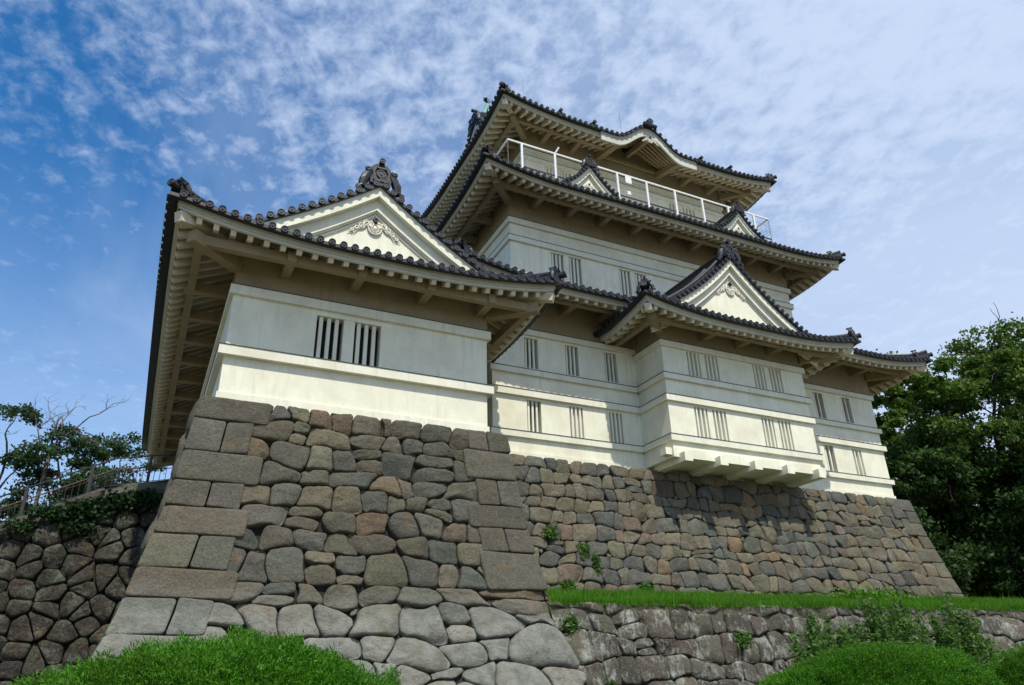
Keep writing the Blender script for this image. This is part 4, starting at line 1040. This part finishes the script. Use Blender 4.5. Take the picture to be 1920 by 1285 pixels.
def tree(name, label, base, fork, blobs, mat, dens, leaf, r0, sub=16, group=None, tipmat=None, spread=.3, nlimb=None):
    t = empty(name, base); tag(t, label, 'tree', group)
    b = MB(); limb(b, base, fork, r0, r0 * .72, .06, 8, base[0])
    tr = b.build('trunk', M_BARK, t, smooth=True)
    lb = MB()
    for i, bl in enumerate(blobs[:nlimb] if nlimb else blobs):
        f = rng.uniform(.75, 1.0); s0 = np.array(base) + (np.array(fork) - np.array(base)) * f
        pts = limb(lb, s0, bl[:3], r0 * .34, r0 * .06, .18, 9, i * 1.7)
        for _ in range(4):
            d = rng.normal(size=3); d /= np.linalg.norm(d); k = rng.integers(5, 9); twigs(lb, pts[k], d, bl[3] * .8, r0 * .07, 1)
    lb.build('limbs', M_BARK, tr, smooth=True)
    P = clumps(blobs, dens, sub, spread)
    if tipmat is not None:
        zc = P[:, 2] + rng.normal(size=len(P)) * 1.2; cut = np.quantile(zc, .73); a = zc > cut  # topmost leaves take the lighter green that stands for sun on them
        cr = leaves('crown', P[~a], leaf, mat, t, .5); leaves('lit_foliage', P[a], leaf, tipmat, cr, .6)
    else: leaves('crown', P, leaf, mat, t, .5)
    return t
def ell(n, c, r, lo=-1.0, shell=.8):
    out = []
    while len(out) < n:
        d = rng.normal(size=3); d /= np.linalg.norm(d)
        if d[2] < lo: continue
        k = rng.uniform(shell, 1.0); out.append(np.array(c) + d * np.array(r) * k)
    return out
def big_tree():
    bl = []
    for p in ell(70, (62.5, 33, 12.4), (16.0, 9, 13.0), -.75, .70): bl.append((*p, *(rng.uniform(1.6, 2.9) * np.array([1.1, 1.1, .72]))))
    for p in ell(60, (60, 34, 8.5), (14.5, 7, 8.5), -.9, .2): bl.append((*p, *(rng.uniform(2.2, 3.4) * np.array([1.1, 1.0, .8]))))
    for p in ((44.3, 31, 19.3), (45.2, 32, 17.6), (43.4, 32, 15.6), (46.5, 31, 18.6), (49.5, 31, 19.8), (44.0, 33, 12.0), (43.5, 32, 8.6), (44.4, 31, 5.8)): bl.append((*p, 1.7, 1.7, 1.1))
    tree('broadleaf_tree', 'huge dark green broadleaf tree filling the right edge beside the keep', (56, 33, 2.0), (55.5, 33, 9.5), bl, M_LEAF_BIG, 190, .165, .9, 16, tipmat=M_LEAF_LIT, spread=.27, nlimb=70)
    bl = [(*p, 3.4, 3.0, 2.4) for p in ell(46, (58, 45, 8), (22, 5, 7), -.8, .3)]
    tree('broadleaf_tree', 'dense shadowy tree behind the huge tree at the right edge', (60, 46, 2.0), (60, 46, 6), bl, M_LEAF_BIG, 150, .24, .6, 12, spread=.4, nlimb=8)
def left_trees():
    G = 'trees behind the iron fence'
    tree('slender_tree', 'sparse tree with crooked limbs at the far left edge behind the fence', (-6.9, 38, 2.6), (-6.2, 38, 8.4),
         [(-7.6, 38, 11.2, 1.0, 1.0, .7), (-6.2, 38, 11.7, .8, .9, .5), (-8.6, 38.4, 9.6, 1.2, 1.2, .8), (-5.5, 38, 9.4, .8, .9, .7), (-7.3, 37.5, 7.6, 1.1, 1.0, .7), (-5.9, 38.2, 7.4, .9, .9, .7), (-9.2, 38, 7.6, 1.3, 1, .9), (-6.4, 38.3, 6.0, 1.1, 1, .7)], M_LEAF_L, 90, .085, .20, 11, G, spread=.36)
    tree('bushy_tree', 'rounded leafy tree around the bare branches behind the fence', (-3.9, 38, 3.6), (-3.8, 38, 7.4),
         [(-4.0, 38, 10.6, 1.0, 1.0, .6), (-3.2, 38.2, 10.2, .9, .9, .6), (-4.8, 37.6, 9.6, .9, .9, .7), (-2.9, 37.8, 8.9, 1, 1, .7), (-4.2, 38.4, 8.6, 1.1, 1, .8), (-3.4, 38, 7.4, 1.2, 1, .8), (-5.0, 38, 7.6, .9, .9, .7), (-4.3, 37.8, 6.4, 1.2, 1, .7)], M_LEAF_L, 120, .085, .22, 13, G, spread=.36)
    tree('bushy_tree', 'low leafy tree beside the turret eave behind the fence', (-2.6, 48, 5.6), (-2.4, 48, 9.8),
         [(-2.9, 48, 13.4, 1.1, 1.1, .6), (-1.7, 48.2, 13.6, 1.1, 1.1, .6), (-3.5, 48, 11.9, 1, 1, .7), (-.9, 48, 12.5, 1.1, 1.1, .7), (-2.1, 48, 11.5, 1.2, 1.2, .8), (-3.0, 48, 10.2, 1.2, 1.2, .8), (-1.2, 48, 10.6, 1.2, 1.2, .8), (-2.1, 48.2, 9.2, 1.3, 1.2, .7)], M_LEAF_L, 80, .10, .18, 12, G, spread=.36)
    t = empty('bare_tree', (-4.6, 37.6, 3.4)); tag(t, 'leafless dead tree with forked grey branches above the bushes', 'tree', G)
    b = MB(); pts = limb(b, (-4.6, 37.6, 3.4), (-4.5, 37.6, 9.8), .10, .075, .06, 8, 2.2)
    tr = b.build('trunk', M_DEADWOOD, t, smooth=True); b = MB()
    for d, L, r in (((-.25, 0, 1), 1.8, .055), ((.5, 0, .9), 2.0, .06), ((-.9, .1, .6), 1.5, .05), ((.1, 0, 1), 1.9, .05)): twigs(b, pts[-1], np.array(d) / np.linalg.norm(d), L, r, 3)
    b.build('branches', M_DEADWOOD, tr, smooth=True)
    # distant wood that closes the gap low down
    bl = [(x + rng.uniform(-1, 1), 58 + rng.uniform(-3, 3), rng.uniform(4.0, 9.5), 2.4, 2, 1.5) for x in np.arange(-22, 4, 1.5)]
    leaves('distant_wood', clumps(bl, 60, 14, .4), .22, M_LEAF_L, None, .5, kind='stuff')['label'] = 'far-off wood seen between the trees behind the fence'
def fence():
    f = empty('iron_fence', (-3.5, 26.4, 4.5)); tag(f, 'dark iron railing climbing along the top of the left boulder wall', 'fence')
    X = [-.28 - 1.62 * k for k in range(-1, 8)]
    for x in X:
        b = MB(); b.box(x - .045, x + .045, 26.33, 26.42, LTOP(x) - .02, LTOP(x) + 1.0); b.build('fence_post', M_IRON, f)
    for z, w, m, nm in ((.98, .07, M_IRON, 'top_rail'), (.60, .06, M_RUST, 'middle_rail'), (.50, .035, M_IRON, 'middle_rail'), (.12, .035, M_IRON, 'bottom_rail'), (.04, .03, M_IRON, 'bottom_rail')):
        b = MB(); P = sorted([x for x in X] + [-1.3]); b.tube([(x, 26.375, LTOP(x) + z) for x in P], w * .36, 6); b.build(nm, m, f)
    for x in np.arange(-11, 1.3, .17):
        if min(abs(x - q) for q in X) < .06: continue
        b = MB(); b.tube([(x, 26.375, LTOP(x) + .04), (x, 26.375, LTOP(x) + .58)], .011, 5); b.build('baluster', M_IRON, f)
def juniper(name, label, c, r, n, group):
    """clipped mound of feathery juniper sprays"""
    c, r = np.array(c), np.array(r)
    d = rng.normal(size=(n, 3)); d /= np.linalg.norm(d, axis=1)[:, None]; d = d[d[:, 2] > -.25]
    hole = np.array([mnoise.noise((p[0] * 5.5 + 9, p[1] * 5.5, p[2] * 5.5 + c[1])) for p in d]); d = d[(hole > -.22) | (rng.uniform(0, 1, len(d)) < .22)]; n = len(d)
    lump = np.array([mnoise.noise((p[0] * 2.6, p[1] * 2.6, p[2] * 2.6 + c[0])) + .9 * abs(mnoise.noise((p[0] * 8, p[1] * 8, p[2] * 8))) + .3 * mnoise.noise((p[0] * 19, p[1] * 19, p[2] * 19)) for p in d])
    base = c + d * r * (0.915 + .125 * lump - .05 * rng.uniform(0, 1, n) ** 2)[:, None]
    V = []; k = 6
    for j in range(k):
        dr = d * [1, 1, 1] + [0, 0, .35] + rng.normal(size=(n, 3)) * .75; dr /= np.linalg.norm(dr, axis=1)[:, None]
        sd = np.cross(dr, rng.normal(size=(n, 3))); sd /= np.linalg.norm(sd, axis=1)[:, None]
        L = rng.uniform(.014, .032, n)[:, None] * (r[0] / 1.8) ** .5; w = L * .20; o = base + rng.normal(size=(n, 3)) * .02
        V.append(np.stack([o - sd * w, o + sd * w, o + dr * L + sd * w * .3, o + dr * L * 1.1 - sd * w * .3], 1))
    V = np.concatenate(V).reshape(-1, 3)
    t = empty(name, (c[0], c[1], -1.6)); tag(t, label, 'shrub', group)
    cr = rawmesh('crown', V, np.arange(len(V)).reshape(-1, 4), M_JUNI, t)
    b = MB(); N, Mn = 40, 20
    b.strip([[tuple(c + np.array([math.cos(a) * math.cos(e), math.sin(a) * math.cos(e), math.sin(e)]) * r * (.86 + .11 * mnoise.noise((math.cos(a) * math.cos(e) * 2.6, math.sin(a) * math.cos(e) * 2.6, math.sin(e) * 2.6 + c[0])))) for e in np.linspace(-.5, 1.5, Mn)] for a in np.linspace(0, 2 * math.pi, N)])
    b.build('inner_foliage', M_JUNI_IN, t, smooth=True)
    return t
def weedbush(label, x, y, z0, h, w, n, mat, leaf=.085):
    t = empty('wild_bush', (x, y, z0)); tag(t, label, 'bush', 'wild bushes against the retaining wall')
    b = MB(); pts = []
    for i in range(n):
        a = rng.uniform(0, 6.283); rr = w * math.sqrt(rng.uniform(0, 1)); hh = h * rng.uniform(.55, 1.05) * (1 - .35 * (rr / w) ** 2)
        p0 = np.array([x + rr * .35 * math.cos(a), y + rr * .2 * math.sin(a), z0]); p1 = np.array([x + rr * math.cos(a), y + .35 * rr * math.sin(a), z0 + hh])
        q = limb(b, p0, p1, .016, .005, .10, 7, i * .77 + x)
        for k in range(int(58 * hh)):
            u = rng.uniform(.25, 1.03); j = min(5, int(u * 6)); f = u * 6 - j; c = np.array(q[j]) * (1 - f) + np.array(q[j + 1]) * f
            pts.append(c + rng.normal(size=3) * [.10, .08, .07])
    st = b.build('stems', M_BARK, t); leaves('foliage', np.array(pts), leaf, mat, t, .6, aspect=.42)
def tuft(x, y, z, r, n, label, mat=None, trail=0.0):
    n *= 2; P = rng.normal(size=(n, 3)) * [r * .6, .05, r * .36] + [x, y, z]
    if trail: P[:, 2] -= trail * rng.uniform(0, 1, n) ** 1.5
    o = leaves('wall_weed', P, .07, mat or M_WEED, None, .6, aspect=.5); tag(o, label, 'weed', 'weeds rooted in the stone walls')
def plants():
    global M_JUNI_IN
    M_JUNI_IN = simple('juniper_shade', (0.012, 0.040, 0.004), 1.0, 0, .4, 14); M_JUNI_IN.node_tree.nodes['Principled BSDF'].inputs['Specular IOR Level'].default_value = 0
    big_tree(); left_trees(); fence()
    G = 'clipped juniper mounds in the foreground'
    juniper('juniper_shrub', 'bright green clipped juniper mound at bottom left, nearest the viewer', (.70, 6.5, -.82), (1.80, 1.5, 1.27), 64000, G)
    juniper('juniper_shrub', 'broad flat juniper mound at bottom right before the wild bushes', (11.3, 9.3, -.55), (2.55, 1.4, 1.10), 56000, G)
    juniper('juniper_shrub', 'juniper mound cut off by the right edge of the picture', (15.9, 9.2, -.5), (1.65, 1.3, 1.12), 22000, G)
    # grass strip
    n = 105000; x = rng.uniform(10.25, 44, n); y = 18.72 + rng.uniform(0, 1, n) ** 1.5 * 4.0; y[:9000] = rng.uniform(18.60, 18.74, 9000)
    tall = rng.uniform(0, 1, n) < .012
    keep = y < 24 - 1.33 + .05; keep |= x > 33.8; x, y, tall = x[keep], y[keep], tall[keep]; n = len(x)
    z = np.array([TERR(a) + 0.20 * (min(b_, 23) - 18.7) for a, b_ in zip(x, y)])
    hgt = rng.uniform(.10, .26, n) * (1 + .5 * np.array([mnoise.noise((a * .6, b_ * .8, 0)) for a, b_ in zip(x, y)]))
    hgt[tall] *= 2.1; hgt *= np.where(np.array([mnoise.noise((a * 1.7, b_ * 1.7, 4)) for a, b_ in zip(x, y)]) < -.30, .35, 1)
    ang = rng.uniform(0, 6.283, n); w = .011; dx, dy = np.cos(ang) * w, np.sin(ang) * w; lx, ly = rng.normal(0, .06, n), rng.normal(-.02, .06, n)
    o = np.stack([x, y, z], 1); V = np.stack([o + np.stack([-dx, -dy, 0 * x], 1), o + np.stack([dx, dy, 0 * x], 1), o + np.stack([lx, ly, hgt], 1)], 1).reshape(-1, 3)
    g = rawmesh('grass', V, np.arange(3 * n).reshape(n, 3), M_GRASS, None, 'stuff'); g['label'] = 'bright green mown grass on the terrace below the keep base'
    weedbush('tall feathery wild bush at the left end of the weedy patch', 18.7, 17.3, -1.6, 3.6, 1.5, 60, M_WEED)
    weedbush('thickest wild bush, in the middle of the weedy patch under the grass', 21.6, 17.2, -1.6, 4.1, 1.8, 95, M_WEED)
    weedbush('dark leafy wild bush at the right end of the weedy patch', 24.9, 17.3, -1.6, 3.9, 1.7, 80, M_WEED)
    b = []   # low green plants on the grass edge
    for k, (px, py) in enumerate(((25.5, 21.2), (27.3, 21.4))):
        P = rng.normal(size=(900, 3)) * [.75, .35, .16] + [px, py, 2.85]; o = leaves('ground_plant', P, .07, M_GRASS, None, .8); tag(o, ['left of two low leafy plants in the grass at the right', 'right of two low leafy plants in the grass at the right'][k], 'plant', 'low plants in the grass')
    # ivy over the approach wall
    P = []
    for (ix, iz, rx, rz, m) in ((-2.6, 5.0, .55, .18, 450), (-1.75, 5.2, .60, .26, 800), (-.95, 5.45, .5, .26, 700), (-.35, 5.6, .42, .24, 500), (-1.9, 4.6, .45, .2, 350), (-3.4, 4.55, .4, .16, 220)):
        q = rng.normal(size=(m, 3)) * [rx * .55, .07, rz * .55] + [ix, 25.72, iz]; q[:, 1] -= .03 * np.abs(rng.normal(size=m)); P.append(q)
    o = leaves('ivy', np.concatenate(P), .065, M_IVY, None, .3, aspect=.7); tag(o, 'dark ivy spilling over the top of the left boulder wall', 'ivy')
    def ky(z): return 24 - S_KEEP(z) - .12
    for x, z, r, n, lab, tr in ((12.72, 4.95, .20, 150, 'topmost weed tuft on the keep base beside the turret base', .2), (14.0, 4.5, .16, 120, 'weed tuft trailing down the keep base below the topmost one', .5), (14.4, 4.1, .12, 90, 'thin weed strand on the keep base right of the trailing tuft', .7),
                                 (13.1, 3.1, .22, 160, 'weed tuft at the foot of the keep base near the turret base', .1), (16.3, 3.15, .20, 170, 'dark leafy tuft at the foot of the keep base under the bay corner', .1)):
        tuft(x, ky(z), z, r, n, lab, None, tr)
    for x, z, r, n, lab in ((10.75, 1.62, .18, 130, 'moss-green tuft in the retaining wall beside the turret base'), (16.6, 1.2, .25, 200, 'weed tuft in the middle of the retaining wall'), (11.6, .0, .14, 90, 'small weed low on the retaining wall')):
        tuft(x, 18.72 - (2.05 - z) * .30 - .12, z, r, n, lab, None, .25)
plants()
